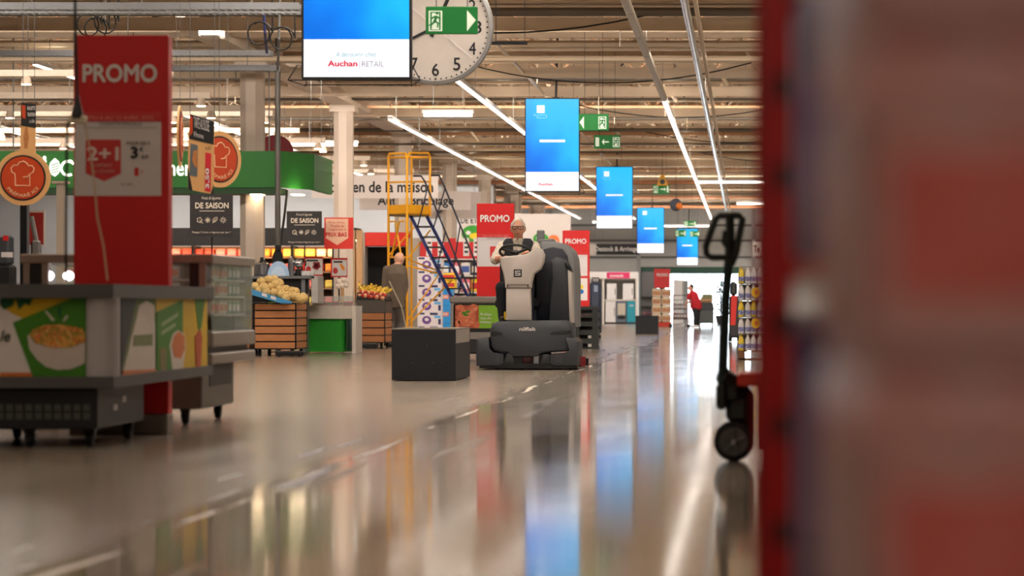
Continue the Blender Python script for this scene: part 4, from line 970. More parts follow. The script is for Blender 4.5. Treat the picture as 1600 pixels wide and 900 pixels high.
for x,y in ((XB+.04,Y0+.03),(XB+.16,Y0+.03),(XA-.07,Y0+.03),(XA-.04,Y1-.05)): MB().box(x-.02,x+.02,y-.02,y+.02,.6,1.04).build('post', FRAME, t)
MB().box(XB+.06,XB+.14,Y0+.02,Y0+.04,.6,1.04).build('black_panel', BLACK, t); MB().box(XA-.155,XA-.095,Y0+.02,Y0+.04,.6,1.04).build('black_panel', BLACK, t)
CG = mat('cabinet_glass',(206,226,214),.03,var=0,alpha=.22)
MB().box(XA-.02,XA-.012,Y0+.05,Y0+.80,.6,1.04).build('glass_pane', CG, t); MB().box(XA-.02,XA-.012,Y0+.84,Y1-.07,.6,1.04).build('glass_pane', CG, t); MB().box(XB+.2,XA-.16,Y0+.025,Y0+.033,.6,1.04).build('glass_pane', CG, t)
for zz in (.70,.82,.93): MB().box(XB+.3,XA-.06,Y0+.35,Y1-.1,zz,zz+.012).build('shelf', mat('shelf_pale',(206,204,196),.4), t)
MB().box(XB+.25,XA-.06,Y1-.09,Y1-.06,.6,1.04).build('back_panel', mat('cabinet_back',(196,190,178),.5), t)
for px_ in (76,107): MB().ell(P(px_,431,18.4),.035,.02,.03,12,8).build('interior_lamp', mat('cabinet_lamp',(255,250,255),.4,var=0,emit=8), t, 60)
MB().ell(P(263,411,18.4),.018,.02,.03,12,8).build('interior_lamp', MATS['cabinet_lamp'], t, 60)
for x,y in ((XB+.2,Y0+.12),(XA-.2,Y0+.12),(XA-.16,Y1-.55)):
    w_ = MB().lathe([(.012,-.018),(.042,-.018),(.046,-.01),(.046,.01),(.042,.018),(.012,.018)],(x,y,.046),14,'x').build('castor', RUB, t, 40); MB().box(x-.03,x+.03,y-.03,y+.03,.085,.10).box(x-.026,x-.02,y-.02,y+.02,.04,.09).box(x+.02,x+.026,y-.02,y+.02,.04,.09).build('fork', BLACKM, w_)
def pack_proto(name, label, cat, grp, w_, d_, h_, body_m, lab_m, lid_m=None):
    t = thing(name, label, cat, (0,0,0), grp)
    MB().cbox(-w_/2,w_/2,-d_/2,d_/2,0,h_,min(w_,d_,h_)*.12).build('carton', body_m, t)
    MB().box(-w_*.42,w_*.42,-d_/2-.002,-d_/2,h_*.22,h_*.72).build('printed_label', lab_m, t)
    if lid_m: MB().cbox(-w_*.52,w_*.52,-d_*.52,d_*.52,h_*.9,h_*1.02,.004).build('lid', lid_m, t)
    return t
def used_dup(proto, state, loc, rz=0, label=None):
    # the first placement moves the prototype itself, later ones are copies
    if not state.get(proto.name):
        state[proto.name] = True; proto.location = loc; proto.rotation_euler = (0,0,rz)
        if label: proto['label'] = label
        return proto
    return dup(proto, loc, rz, label)
ST = {}
tubs = [pack_proto('food_tub','white lidded food tub in the glass cabinet','food tub','tubs in the glass cabinet',.11,.11,.09,PAPER,ORNG,mat('lid_cream',(210,196,170),.4)),
        pack_proto('food_tub','green food tub in the glass cabinet','food tub','green tubs in the glass cabinet',.11,.11,.09,mat('tub_green',(120,160,138),.4),PAPER,MATS['lid_cream']),
        pack_proto('food_tub','brown food tub in the glass cabinet','food tub','brown tubs in the glass cabinet',.11,.11,.085,mat('tub_brown',(178,146,104),.4),REDL,None)]
for lv_, zz in (('bottom',.712),('middle',.832),('top',.942)):
    for i in range(7):
        yy = Y0+.42+i*.15; k_ = 1 if i >= 4 else (0 if (i+int(zz*100)) % 3 else 2)
        used_dup(tubs[k_], ST, (XA-.13, yy, zz), math.pi/2, '%s food tub behind the cabinet side glass, %s shelf, %s from the front' % (('white lidded','green','brown')[k_], lv_, nth(i)))
    for i in range(6):
        k_ = (i+int(zz*10)) % 3 if i % 3 else 0
        used_dup(tubs[k_], ST, (XA-.34-i*.13, Y0+.42, zz), 0, '%s food tub behind the cabinet front glass, %s shelf, %s from the right' % (('white lidded','green','brown')[k_], lv_, nth(i)))
# ================================================================ bakery signs
TAN = mat('sign_tan',(222,170,110),.55,var=.03); DORG = mat('sign_orange',(196,66,12),.5,var=.03); CHEF = mat('sign_cream_line',(236,190,150),.5)
def round_sign(cx, cy, r, Y, yaw, label, hung=True):
    c_ = P(cx,cy,Y); R0 = r*Y/F; t = thing('round_bakery_sign', label, 'sign', (c_.x,c_.y,c_.z-R0), 'round bakery signs')
    def V(u, v, dy): return Vector((c_.x+u*R0, c_.y-dy, c_.z+v*R0))
    MB().lathe([(R0,.012),(R0,-.004)],c_,48,'y').build('board',TAN,t)
    MB().lathe([(R0*.83,.0),(R0*.83,-.008)],c_,48,'y').build('ring',INK,t); MB().lathe([(R0*.77,.0),(R0*.77,-.012)],c_,48,'y').build('field',DORG,t); fd = t.children[-1]
    h = MB(); lw = R0*.022
    h.tube([V(*p,.014) for p in ((-.26,-.28),(-.28,.14),(-.40,.22),(-.42,.36),(-.32,.46),(-.18,.46),(-.12,.56),(.04,.60),(.16,.52),(.20,.44),(.34,.44),(.42,.34),(.38,.2),(.26,.14),(.26,-.28),(-.26,-.28))],lw,6)
    h.tube([V(*p,.014) for p in ((.26,.14),(.18,.04),(.02,.02))],lw,6)
    h.build('chef_hat',CHEF,fd)
    def arc(u, v):
        a = math.radians(-142+104*u); rr = .56+.16*v; return V(rr*math.cos(a)*1.0, rr*math.sin(a)+0.0, .0135)
    # letters run left to right along the lower arc
    def arc2(u, v):
        a = math.radians(-146+112*u); rr = .70-.15*v; return V(rr*math.cos(a), rr*math.sin(a), .0135)
    text(fd,'PRÉPARÉ ICI',0,0,0,0,Y,CHEF,.02,fn=arc2)
    if hung:
        z_ = c_.z+R0*.97; MB().tube([(c_.x,c_.y+.004,z_),(c_.x,c_.y+.004,6.09)],.003,4).build('suspension_wire',GREYM,t)
    else:
        MB().box(c_.x-.03,c_.x+.03,Y+.012,Y+.05,.9,c_.z-R0*.4).build('stand_post',BLACKM,t); MB().box(c_.x+.03,c_.x+.05,Y+.012,Y+.03,.9,c_.z-R0*.6).build('post_cheek',STEEL,t); MB().box(c_.x-.2,c_.x+.2,Y-.1,Y+.2,.9,.93).build('stand_base',BLACKM,t)
    t.rotation_euler = (0,0,yaw); return t
round_sign(36,278,43,25,0,'round orange bakery sign on a post at the left edge',False)
round_sign(343,249,44,26,.9,'round orange bakery sign turned sideways before the green canopy')
round_sign(282,213,48,25.4,1.69,'round orange bakery sign seen edge-on beside the big promo column')
# bakery counter under the signs (behind the cabinet)
t = thing('bakery_counter','dark bakery counter behind the chilled cabinet at the left edge','counter',(-6.4,25,0))
MB().cbox(-7.4,-5.95,24.6,25.6,0,.86,.02).build('counter_body',BASED,t); MB().cbox(-7.45,-5.9,24.55,25.65,.86,.90,.01).build('counter_top',COUNTER,t)
t = thing('red_notice','red notice board with a white frame standing on the bakery counter','notice board',P(56,384,25.2)); Yn=25.2
pr(t,'frame',41,329,71,384,Yn,mat('frame_white',(200,190,184),.4),.02); pr(t,'red_board',43,332,68,382,Yn-.02,mat('notice_red',(150,28,22),.5),.004); MB().box(PX(50,Yn),PX(62,Yn),Yn-.04,Yn+.06,.90,PZ(384,Yn)+.03).build('foot',BLACKM,t)
t = thing('paper_clip_arm','grey display arm leaning before the red notice board','display arm',P(56,384,25.0)); MB().tube([P(49,338,24.9),P(57,378,24.9)],.022,8).build('arm',GREYM,t,40); MB().cbox(PX(52,24.9),PX(62,24.9),24.85,24.95,.90,PZ(376,24.9),.01).build('base',GREYM,t)
t = thing('till_printer','black and grey till printer at the left edge of the bakery counter','till printer',(PX(12,24.8),24.8,.9))
MB().cbox(PX(-6,24.8),PX(22,24.8),24.7,24.9,.90,1.12,.02).build('case',BLACK,t); pr(t,'paper',2,394,20,402,24.7,SHEET,.004); pr(t,'red_light',5,368,13,376,24.7,RED,.006); MB().cbox(PX(0,24.8),PX(18,24.8),24.7,24.9,1.12,PZ(368,24.8),.02).build('hood',DKGREY,t)
# tart sign
YT = 24.6; t = thing('tart_sign','black and tan hanging price sign for a sugar tart','sign',P(315,305,YT))
bd = pp(t,'board',[(297,178),(335,190),(334,304),(294,296),(294,245)],YT,TAN,.012)
pp(bd,'black_header',[(297,178),(335,190),(334,226),(296,217)],YT-.012,INK,.004); pp(bd,'corner_dark',[(294,262),(301,298),(294,296)],YT-.012,INK,.004); pp(bd,'corner_dark',[(334,288),(334,304),(329,303)],YT-.012,INK,.004)
text(bd,'TARTE AU SUCRE',303,182,327,199,YT-.016,PAPER,.0,slope=7); text(bd,'8 Personnes',303,205,318,213,YT-.016,PAPER,.0,slope=4)
pp(bd,'red_tab',[(297,181),(301,183),(301,208),(297,212)],YT-.016,DORG,.004)
pp(bd,'tart_photo',[(298,224),(309,227),(308,276),(296,274)],YT-.012,mat('photo_slate',(96,104,110),.5),.004); pp(bd,'tart_print',[(302,236),(308,234),(308,262),(304,260),(300,250)],YT-.016,ramp_mat('print_tart',[(0,(150,84,40)),(1,(216,150,90))],'noise',60,.5),.004)
pp(bd,'price_bar',[(321,238),(330,240),(329,300),(320,298)],YT-.012,mat('price_red',(214,40,56),.5),.004)
text(bd,'3,50',0,0,0,0,YT,PAPER,.04,fn=lambda u,v: (PX(328.5-7*v,YT),YT-.018,PZ(295-32*u,YT))); text(bd,'4,20',321,229,329,235,YT-.014,INK,.0)
wires(t, [P(297,178,YT),P(335,190,YT)], .004)
YT=26.2; t = thing('bread_sign','narrow black and tan hanging bread sign at the far left','sign',P(44,240,YT))
bd = pp(t,'board',[(33,160),(56,163),(56,242),(32,242)],YT,TAN,.012); pp(bd,'black_header',[(33,160),(56,163),(56,200),(33,196)],YT-.012,INK,.004); pp(bd,'red_tab',[(34,164),(40,165),(40,186),(35,184)],YT-.016,DORG,.004)
text(bd,'BAGUETTE',43,166,55,172,YT-.016,PAPER,.02); text(bd,'TRADITION',43,176,55,182,YT-.016,PAPER,.02); text(bd,'Le kilo',46,186,54,192,YT-.016,PAPER,.0)
pp(bd,'bread_print',[(39,200),(43,198),(45,215),(43,232),(38,232),(37,215)],YT-.012,MATS['print_tart'],.004); wires(t, [P(36,161,YT),P(54,163,YT)], .004)
# ================================================================ green canopy
YC = 47.0; t = thing('green_canopy','green canopy fascia with white lettering over the produce department','canopy',P(240,297,YC))
zc0, zc1 = PZ(293,YC), PZ(236,YC); xe = PX(478,YC)
MB().prism([(PX(-40,YC),YC),(PX(438,YC),YC),(xe,YC+.9),(xe,YC+3.0),(xe-.08,YC+3.0),(xe-.08,YC+.95),(PX(436,YC),YC+.08),(PX(-40,YC),YC+.08)],'z',zc0,zc1).build('fascia',GREEN,t); fa = t.children[-1]
MB().box(PX(-40,YC),PX(436,YC),YC+.02,YC+.8,zc0-.10,zc0).build('soffit',mat('dark_green',(22,70,24),.5),t)
LETW = mat('letter_white',(246,250,240),.5,var=0,emit=.55)
text(fa,'ner',263,257,299,275,YC,LETW,.02)
lf = pp(fa,'leaf_logo',[(86,247),(92,252),(95,262),(92,271),(86,276),(80,272),(77,263),(79,254)],YC,LETW,.03)
for k in range(4): pp(lf,'leaf_vein',[(80,258+k*4),(92,254+k*4),(92,255.2+k*4),(80,259.2+k*4)],YC-.03,GREEN,.006)
MB().tube([Vector((PX(107+11*math.cos(a),YC),YC-.02,PZ(263+11*math.sin(a),YC))) for a in [math.radians(60+k*24) for k in range(12)]],.025,6).build('apple_logo',LETW,fa)
pp(fa,'apple_leaf',[(106,252),(110,249),(114,251),(110,255)],YC,LETW,.03); pp(fa,'letter_stem',[(68,258),(73,258),(73,274),(68,274)],YC,LETW,.03); pe(fa,'letter_dot',70.5,252,2.6,2.6,YC,LETW,.03,12); pe(fa,'letter_dot',70,247,2.6,3.5,YC,LETW,.03,12)
for px_ in (403,466): MB().box(PX(px_-9,YC+.4),PX(px_+9,YC+.4),YC+.2,YC+.5,zc0-.115,zc0-.10).build('downlight',SPOTM,t)
for xx in (PX(20,YC),PX(200,YC),PX(420,YC)): MB().tube([(xx,YC+.04,zc1),(xx,YC+.04,6.09)],.012,5).build('hanger',GREYM,t)
YS=51; t = thing('green_glow_sign','pale green hanging sign with small lit lettering at the end of the canopy','sign',P(493,297,YS))
pp(t,'board',[(481,244),(506,247),(506,288),(481,294)],YS,mat('pale_green_sign',(110,152,92),.5),.03)
GLW = mat('mint_glow',(150,240,190),.5,var=0,emit=.8)
for k,(a,b_,c_) in enumerate(((488,500,262),(486,503,268),(489,504,274),(490,503,279))): pr(t,'lit_line',a,c_,b_,c_+2,YS-.03,GLW,.004)
wires(t, [P(486,245,YS),P(502,247,YS)], .004)
YS=50; t = thing('red_disc','dark red hanging disc half hidden by the green canopy','sign',P(435,260,YS)); pe(t,'disc',430,238,29,27,YS,mat('maroon_sign',(130,16,30),.5),.03,32); MB().tube([P(430,212,YS),(PX(430,YS),YS,6.09)],.006,4).build('suspension_wire',GREYM,t)
YS=46.4; t = thing('steel_pole','grey steel pole rising beside the near white column','pole',P(436,440,YS)); MB().tube([(PX(434,YS),YS,0),(PX(434,YS),YS,6.09)],.045,10).build('tube',mat('pole_grey',(108,104,98),.4,.4),t,40); MB().box(PX(434,YS)-.1,PX(434,YS)+.1,YS-.1,YS+.1,0,.02).build('foot_plate',GREYM,t)
YS=47.4; tag(MB().tube([P(449,297,YS),P(444,340,YS),P(438,380,YS),P(437,400,YS),(PX(437,YS),YS,1.0),(PX(437,YS),YS,.0)],.022,6).build('drop_cable',CABLE,None,40),'black cable slanting down from the canopy to the produce stand','cable')
# white slim post at left under canopy
YS=40.0; structure(MB().box(PX(88,YS),PX(100,YS),YS,YS+.1,0,PZ(287,YS)).box(PX(82,YS),PX(106,YS),YS-.05,YS+.15,PZ(287,YS),PZ(283,YS)).build('column',COLM))
# ================================================================ produce stands
def slat_crate(name, label, px0, px1, pxs, Y, ztop, n, castor=True, dark_top=0., side_z=True):
    X0, X1 = PX(px0,Y), PX(px1,Y); Yb = X1*F/(pxs-CX)
    t = thing(name, label, 'crate', ((X0+X1)/2, Y, 0)); z0 = .10
    fr = .018; m_ = BLACKM
    fm = MB()
    for x in (X0,X1-fr):
        for y in (Y,Yb-fr): fm.box(x,x+fr,y,y+fr,z0,ztop)
    for z in (z0,ztop-fr): fm.box(X0,X1,Y,Y+fr,z,z+fr).box(X0,X1,Yb-fr,Yb,z,z+fr).box(X0,X0+fr,Y,Yb,z,z+fr).box(X1-fr,X1,Y,Yb,z,z+fr)
    fm.box(X0+fr,X1-fr,Y+.04,Yb-.04,z0,ztop-.06); fm.build('steel_frame', m_, t)
    hgt = (ztop-dark_top-z0)/n
    for i in range(n):
        a = z0+i*hgt+.010; b_ = z0+(i+1)*hgt-.010
        MB().box(X0+fr+.004,X1-fr-.004,Y+.006,Y+.03,a,b_).build('slat', WOOD, t); MB().box(X1-.03,X1-.006,Y+fr+.004,Yb-fr-.004,a,b_).build('slat', WOOD, t); MB().box(X0+.006,X0+.03,Y+fr+.004,Yb-fr-.004,a,b_).build('slat', WOOD, t)
    if dark_top: MB().box(X0,X1,Y-.004,Yb,ztop-dark_top,ztop).build('top_band', mat('band_brown',(84,76,68),.5), t)
    for x in (X0+.08,X1-.08):
        for y in (Y+.1,Yb-.1): MB().lathe([(.01,-.02),(.05,-.02),(.05,.02),(.01,.02)],(x,y,.05),12,'x').build('castor',RUB,t)
    return t, X0, X1, Yb
c1, cx0, cx1, cyb = slat_crate('slatted_crate','slatted wooden crate on castors below the melon tray',396,463,480,43.1,.81,6)
c1b, *_ = slat_crate('slatted_crate','slatted wooden crate half hidden behind the glass cabinet, left of the melon crate',330,392,410,43.4,.80,6)
t = thing('black_dolly','low black dolly poking out beneath the melon crate','dolly',P(456,556,42.6)); Yd=42.6
MB().cbox(PX(432,Yd),PX(476,Yd),Yd-.12,Yd+.2,.015,.085,.015).build('deck',BLACK,t); 
for px_ in (438,470): MB().lathe([(.008,-.02),(.03,-.02),(.03,.02),(.008,.02)],(PX(px_,Yd),Yd-.13,.03),10,'y').build('wheel',RUB,t)
# tilted blue tray of melons
t = thing('melon_tray','blue-printed tray tilted on the wooden crate, full of melons','tray',(-7.2,43.3,.83)); BLUT=mat('tray_blue',(70,150,200),.5); pA=P(392,462,43.05); pB=P(458,482,43.05)
def trayfront(par,name,o0,o1,m_,y0=43.0,y1=43.05):
    MB().prism([(PX(a,43.05),PZ(b_,43.05)) for a,b_ in o0],'y',y0,y1).build(name,m_,par)
trayfront(t,'front_board',[(388,450),(456,471),(456,474),(440,474),(388,459)],0,BLUT); 
for a in ((410,457.5),(424,462)): trayfront(t,'print_patch',[(a[0],a[1]),(a[0]+8,a[1]+2.4),(a[0]+8,a[1]+7),(a[0],a[1]+4.6)],0,PAPER,42.994,43.0)
MB().prism([(PX(388,43.05),.815),(PX(388,43.05),PZ(459,43.05)),(PX(440,43.05),PZ(473.2,43.05)),(PX(440,43.05),.815)],'y',43.06,44.0).build('tray_bed',BLACK,t)
MEL = ramp_mat('melon_skin',[(0,(176,140,76)),(.45,(214,182,118)),(.6,(196,160,96)),(1,(230,204,146))],'noise',26,.7)
mm = MB(); base=[]
nn=16
prof=[(max(.0005,math.sin(math.pi*i/10)),-math.cos(math.pi*i/10)) for i in range(11)]
for r,z in prof:
    for k in range(20):
        a=2*math.pi*k/20; rr=r*(1+.035*math.cos(a*10)); mm.v.append(Vector((rr*math.cos(a)*.075,rr*math.sin(a)*.075,z*.070)))
for i in range(10):
    for k in range(20): mm.f.append((i*20+k,i*20+(k+1)%20,(i+1)*20+(k+1)%20,(i+1)*20+k))
mmesh = mm.mesh('melon',smooth=60); mmesh.materials.append(MEL); 
stem = MB().cyl((0,0,.066),(0,.004,.085),.008,.005,6).mesh('stem'); stem.materials.append(mat('melon_stem',(120,116,60),.8))
mel_spots=[(398,448),(408,440),(420,438),(412,450),(422,449),(430,446),(437,452),(428,457),(440,460),(447,452),(456,455),(449,462),(458,463),(466,465),(436,443),(446,466),(470,468),(462,456),(405,455),(416,457),(428,438),(474,465)]
mel_lab=['pale ribbed melon heaped in the blue tray on the crate']
for i,(a,b_) in enumerate(sorted(mel_spots)):
    Ym = 43.14 + .13*((455-b_ + (a-430)*.33)/12.0 if True else 0); Ym = min(44.0,max(43.12,Ym)); p_=P(a,b_,Ym)
    o = link('melon',mmesh); o.location=p_; o.rotation_euler=(random.uniform(.5,1.6),random.uniform(-.4,.4),random.uniform(0,6)); s=random.uniform(.92,1.1); o.scale=(s,s,s)
    tag(o,'pale ribbed melon heaped in the blue tray, %s from the left'%nth(i),'melon','melons in the blue tray'); s_=link('stem',stem,o)
# shelf with cookware behind the melons
YK=45.0; t = thing('cookware_stand','steel-topped stand carrying pans and plates behind the melons','stand',(PX(445,YK),YK,0))
zk=PZ(431,YK); MB().cbox(PX(385,YK),PX(492,YK),YK,YK+.6,zk-.05,zk,.01).build('steel_top',STEEL,t); MB().box(PX(390,YK),PX(480,YK),YK+.1,YK+.12,zk-.28,zk-.05).build('dark_panel',BLACK,t); MB().cbox(PX(486,YK),PX(497,YK),YK,YK+.6,PZ(474,YK),zk,.01).build('end_panel',mat('pale_steel',(190,186,180),.4,.3),t); MB().box(PX(388,YK),PX(394,YK),YK+.05,YK+.5,0,zk-.05).build('leg',STEEL,t); MB().box(PX(470,YK),PX(476,YK),YK+.05,YK+.5,0,zk-.05).build('leg',STEEL,t)
MB().box(PX(440,YK),PX(480,YK),YK+.02,YK+.09,zk-.42,zk-.30).build('glitter_trim',mat('trim_brown',(140,112,80),.4),t)
POT = mat('polished_pot',(200,200,204),.18,.9)
t = thing('pressure_cooker','shiny steel pressure cooker with black handles on the cookware stand','cooker',(PX(405,YK),YK+.25,zk)); c_=(PX(405,YK),YK+.25,zk); MB().lathe([(.11,0),(.125,.01),(.125,.17),(.13,.175),(.13,.185),(.10,.21),(.02,.22)],c_,24).build('pot',POT,t,40); MB().lathe([(.124,.0),(.13,.005),(.13,.02),(.124,.024)],c_,24).build('base_ring',DKGREY,t,40)
MB().tube([(c_[0]-.05,c_[1],zk+.2),(c_[0],c_[1],zk+.27),(c_[0]+.05,c_[1],zk+.23),(c_[0]+.13,c_[1],zk+.14)],.014,8).lathe([(.02,.22),(.03,.27),(.022,.30)],c_,10).build('clamp_handle',BLACK,t,40); MB().cbox(c_[0]-.2,c_[0]-.10,c_[1]-.02,c_[1]+.02,zk+.16,zk+.185,.006).build('side_handle',BLACK,t); MB().cbox(c_[0]+.13,c_[0]+.155,c_[1]-.02,c_[1]+.02,zk+.1,zk+.15,.006).build('pink_tab',mat('pink_plastic',(214,50,110),.5),t)
t = thing('blue_dish','pale blue plate standing upright on the cookware stand','plate',(PX(433,YK),YK+.12,zk)); rp=17*YK/F
for rr,yy,nm,m_ in ((rp,0,'rim',mat('plate_blue',(176,206,236),.3)),(rp*.66,-.012,'well',mat('plate_blue_light',(200,222,244),.3))):
    MB().prism([(PX(433,YK)+rr*math.cos(math.pi*k/20),zk+rr*1.35*math.sin(math.pi*k/20)) for k in range(21)],'y',YK+.12+yy,YK+.135+yy).build(nm,m_,t)
t = thing('oval_pan','dark-rimmed oval pan standing behind the pale blue plate','pan',(PX(430,YK),YK+.3,zk)); zo_=zk+.21
MB().lathe([(.21,.02),(.22,0),(.2,-.02),(.19,0)],(PX(429,YK),YK+.3,zo_),28,'y',(.42,1)).build('rim',BLACK,t,40); MB().lathe([(.2,.01),(.2,.02)],(PX(429,YK),YK+.3,zo_),28,'y',(.42,1)).build('base',mat('pan_grey',(170,160,156),.3,.4),t); MB().cbox(PX(425,YK),PX(434,YK),YK+.28,YK+.32,zo_+.2,zo_+.28,.01).build('handle',BLACK,t)
t = thing('coffee_press','glass and steel coffee press on the cookware stand','coffee press',(PX(450,YK),YK+.3,zk)); c_=(PX(450,YK),YK+.3,zk); MB().lathe([(.05,0),(.05,.25),(.052,.26),(.02,.29),(.015,.32)],c_,16).build('jug',POT,t,40); MB().tube([(c_[0]+.05,c_[1],zk+.24),(c_[0]+.1,c_[1],zk+.2),(c_[0]+.1,c_[1],zk+.1),(c_[0]+.05,c_[1],zk+.05)],.012,8).build('handle',POT,t,40)
t = thing('kettle','round shiny kettle at the right end of the cookware stand','kettle',(PX(462,YK),YK+.3,zk)); c_=(PX(462,YK),YK+.3,zk); MB().lathe([(.03,0),(.05,.005),(.05,.11),(.02,.12)],c_,14).build('stand',BLACK,t,40); MB().ell((c_[0],c_[1],zk+.20),.075,.075,.075).build('bowl',POT,t,60); MB().tube([(c_[0]+.05,c_[1],zk+.22),(c_[0]+.11,c_[1],zk+.24),(c_[0]+.11,c_[1],zk+.16)],.012,8).build('handle',BLACK,t,40)
t = thing('white_cup_rack','white ceramic cups stacked beside the kettle','cups',(PX(472,YK),YK+.2,zk)); 
for k in range(3): MB().lathe([(.03,0),(.045,.02),(.05,.08),(.046,.08),(.03,.03)],(PX(472+k*6,YK),YK+.2,zk),14).build('cup',PAPER,t,40)
# green counter
YG=45.7; t = thing('green_counter','green and white produce counter between the two wooden crates','counter',(PX(515,YG),YG,0)); GRNC=mat('counter_green',(46,146,48),.4,var=.06)
x0,x1=PX(481,YG),PX(548,YG); zg0,zg1=PZ(498,YG),PZ(478,YG); xm=PX(536,YG); 
MB().prism([(x0,YG),(xm,YG-.12),(x1,YG+.15),(x1,YG+.9),(x0,YG+.9)],'z',zg0,zg1).build('white_top',mat('counter_white',(216,206,192),.4),t)
MB().prism([(x0+.01,YG+.03),(xm-.02,YG-.08),(x1-.06,YG+.18),(x1-.06,YG+.88),(x0+.01,YG+.88)],'z',.02,zg0).build('green_body',GRNC,t)
MB().box(x1,PX(554,YG),YG+.15,YG+.9,0,zg1).build('white_end',MATS['counter_white'],t); MB().box(PX(541,YG),PX(542.5,YG),YG+.0,YG+.3,.05,zg0-.02).build('seam',mat('dark_green2',(14,60,22),.5),t)
ACR=mat('acrylic',(200,206,200),.08,var=0,alpha=.35)
t = thing('acrylic_cover','low clear acrylic cover over packed fruit on the green counter','cover',(PX(520,YG),YG+.3,zg1)); MB().hull([(x0,YG-.0,zg1),(x1,YG+.1,zg1),(x1,YG+.8,zg1),(x0,YG+.8,zg1),(x0+.06,YG+.2,zg1+.16),(x1-.06,YG+.25,zg1+.16),(x1-.06,YG+.7,zg1+.16),(x0+.06,YG+.7,zg1+.16)]).build('cover',ACR,t)
for k in range(9):
    o=pack_proto('fruit_punnet','red fruit punnet beneath the acrylic cover, number %s from the left'%('one','two','three','four','five','six','seven','eight','nine')[k],'punnet','punnets under the acrylic cover',.07,.2,.07,REDL if k%3 else ORNG,mat('punnet_dark',(60,50,48),.4)) ; o.location=(x0+.1+k*.065,YG+.42,zg1+.002)
# fruit crate
c2, fx0, fx1, fyb = slat_crate('slatted_crate','slatted wooden crate under the yellow and red fruit',556,602,613,50.5,.86,4,True,.22)
APP=mat('apple_red',(190,44,28),.35,var=.2,scale=20); BAN=mat('fruit_yellow',(236,200,70),.5,var=.1,scale=14); PCH=mat('fruit_peach',(236,170,130),.55,var=.1)
fm=MB().lathe([(.002,-.034),(.02,-.04),(.04,-.02),(.045,.005),(.035,.03),(.012,.036),(.002,.028)],(0,0,0),12).mesh('apple',smooth=60); fm.materials.append(APP); fm2=fm.copy(); fm2.materials.clear(); fm2.materials.append(PCH)
bn=MB().tube([(.10*math.cos(a),0,.10*math.sin(a)) for a in [math.radians(200+k*18) for k in range(8)]],.02,8).mesh('banana',smooth=60); bn.materials.append(BAN); tip=MB().tube([(.10*math.cos(math.radians(200)),0,.10*math.sin(math.radians(200))),(.115*math.cos(math.radians(185)),0,.115*math.sin(math.radians(185)))],.008,6).mesh('tip'); tip.materials.append(mat('banana_tip',(90,70,30),.8)); stalk=MB().cyl((0,0,.03),(.003,0,.05),.003,n=4).mesh('stalk'); stalk.materials.append(MATS['banana_tip'])
bedm=MB().prism([(fx0,.86),(fx1,.86),(fx1-.02,.93),(fx0+.02,1.0)],'y',50.55,fyb-.05).build('fruit_tray',BLACK,None); tag(bedm,'dark sloping tray holding fruit on the fruit crate','tray')
for i in range(26):
    u=(i+.5)/26; v=i%2; X=fx0+.05+(fx1-fx0-.08)*u; Z=.965+.05*v-.06*(u)+.02
    o=link('apple',fm if i%3 else fm2); o.location=(X,50.57+.09*v+random.uniform(0,.02),Z-.03); o.rotation_euler=(random.uniform(-.5,.5),random.uniform(-.5,.5),0)
    tag(o,('red apple' if i%3 else 'peach-coloured fruit')+' in the front of the fruit crate, %s fruit from the left'%nth(i),'apple' if i%3 else 'peach','apples on the fruit crate' if i%3 else 'peaches on the fruit crate'); link('stalk',stalk,o)
for i in range(30):
    u=(i+.5)/30; X=fx0+.08+(fx1-fx0-.12)*u; r_=i%3; o=link('banana',bn); o.location=(X,50.80+.13*r_,1.13+.025*r_-.07*u); o.rotation_euler=(random.uniform(-.4,.4),random.uniform(-.6,.6),random.uniform(-.6,.6)); tag(o,'yellow banana heaped at the back of the fruit crate, %s from the left'%nth(i),'banana','bananas on the fruit crate'); link('tip',tip,o)
t = thing('black_dolly','low black dolly poking out beneath the fruit crate','dolly',P(572,545,50.2)); Yd=50.2; MB().cbox(PX(562,Yd),PX(590,Yd),Yd-.15,Yd+.15,.02,.1,.015).build('deck',BLACK,t); MB().lathe([(.008,-.02),(.035,-.02),(.035,.02),(.008,.02)],(PX(565,Yd),Yd-.16,.035),10,'y').build('wheel',STEEL,t)
t = thing('flower_vase','white flowers in a slim vase behind the green counter','flowers',P(535,470,47)); Yv=47.
MB().tube([(PX(535,Yv),Yv,0),(PX(535,Yv),Yv,PZ(450,Yv))],.03,8).build('stand',PALEWOOD,t,40)
for a,b_ in ((530,440),(538,438),(534,446),(541,445),(529,447)): MB().ell(P(a,b_,Yv),.05,.04,.05,8,6).build('bloom',mat('bloom_white',(240,224,206),.6),t,60)
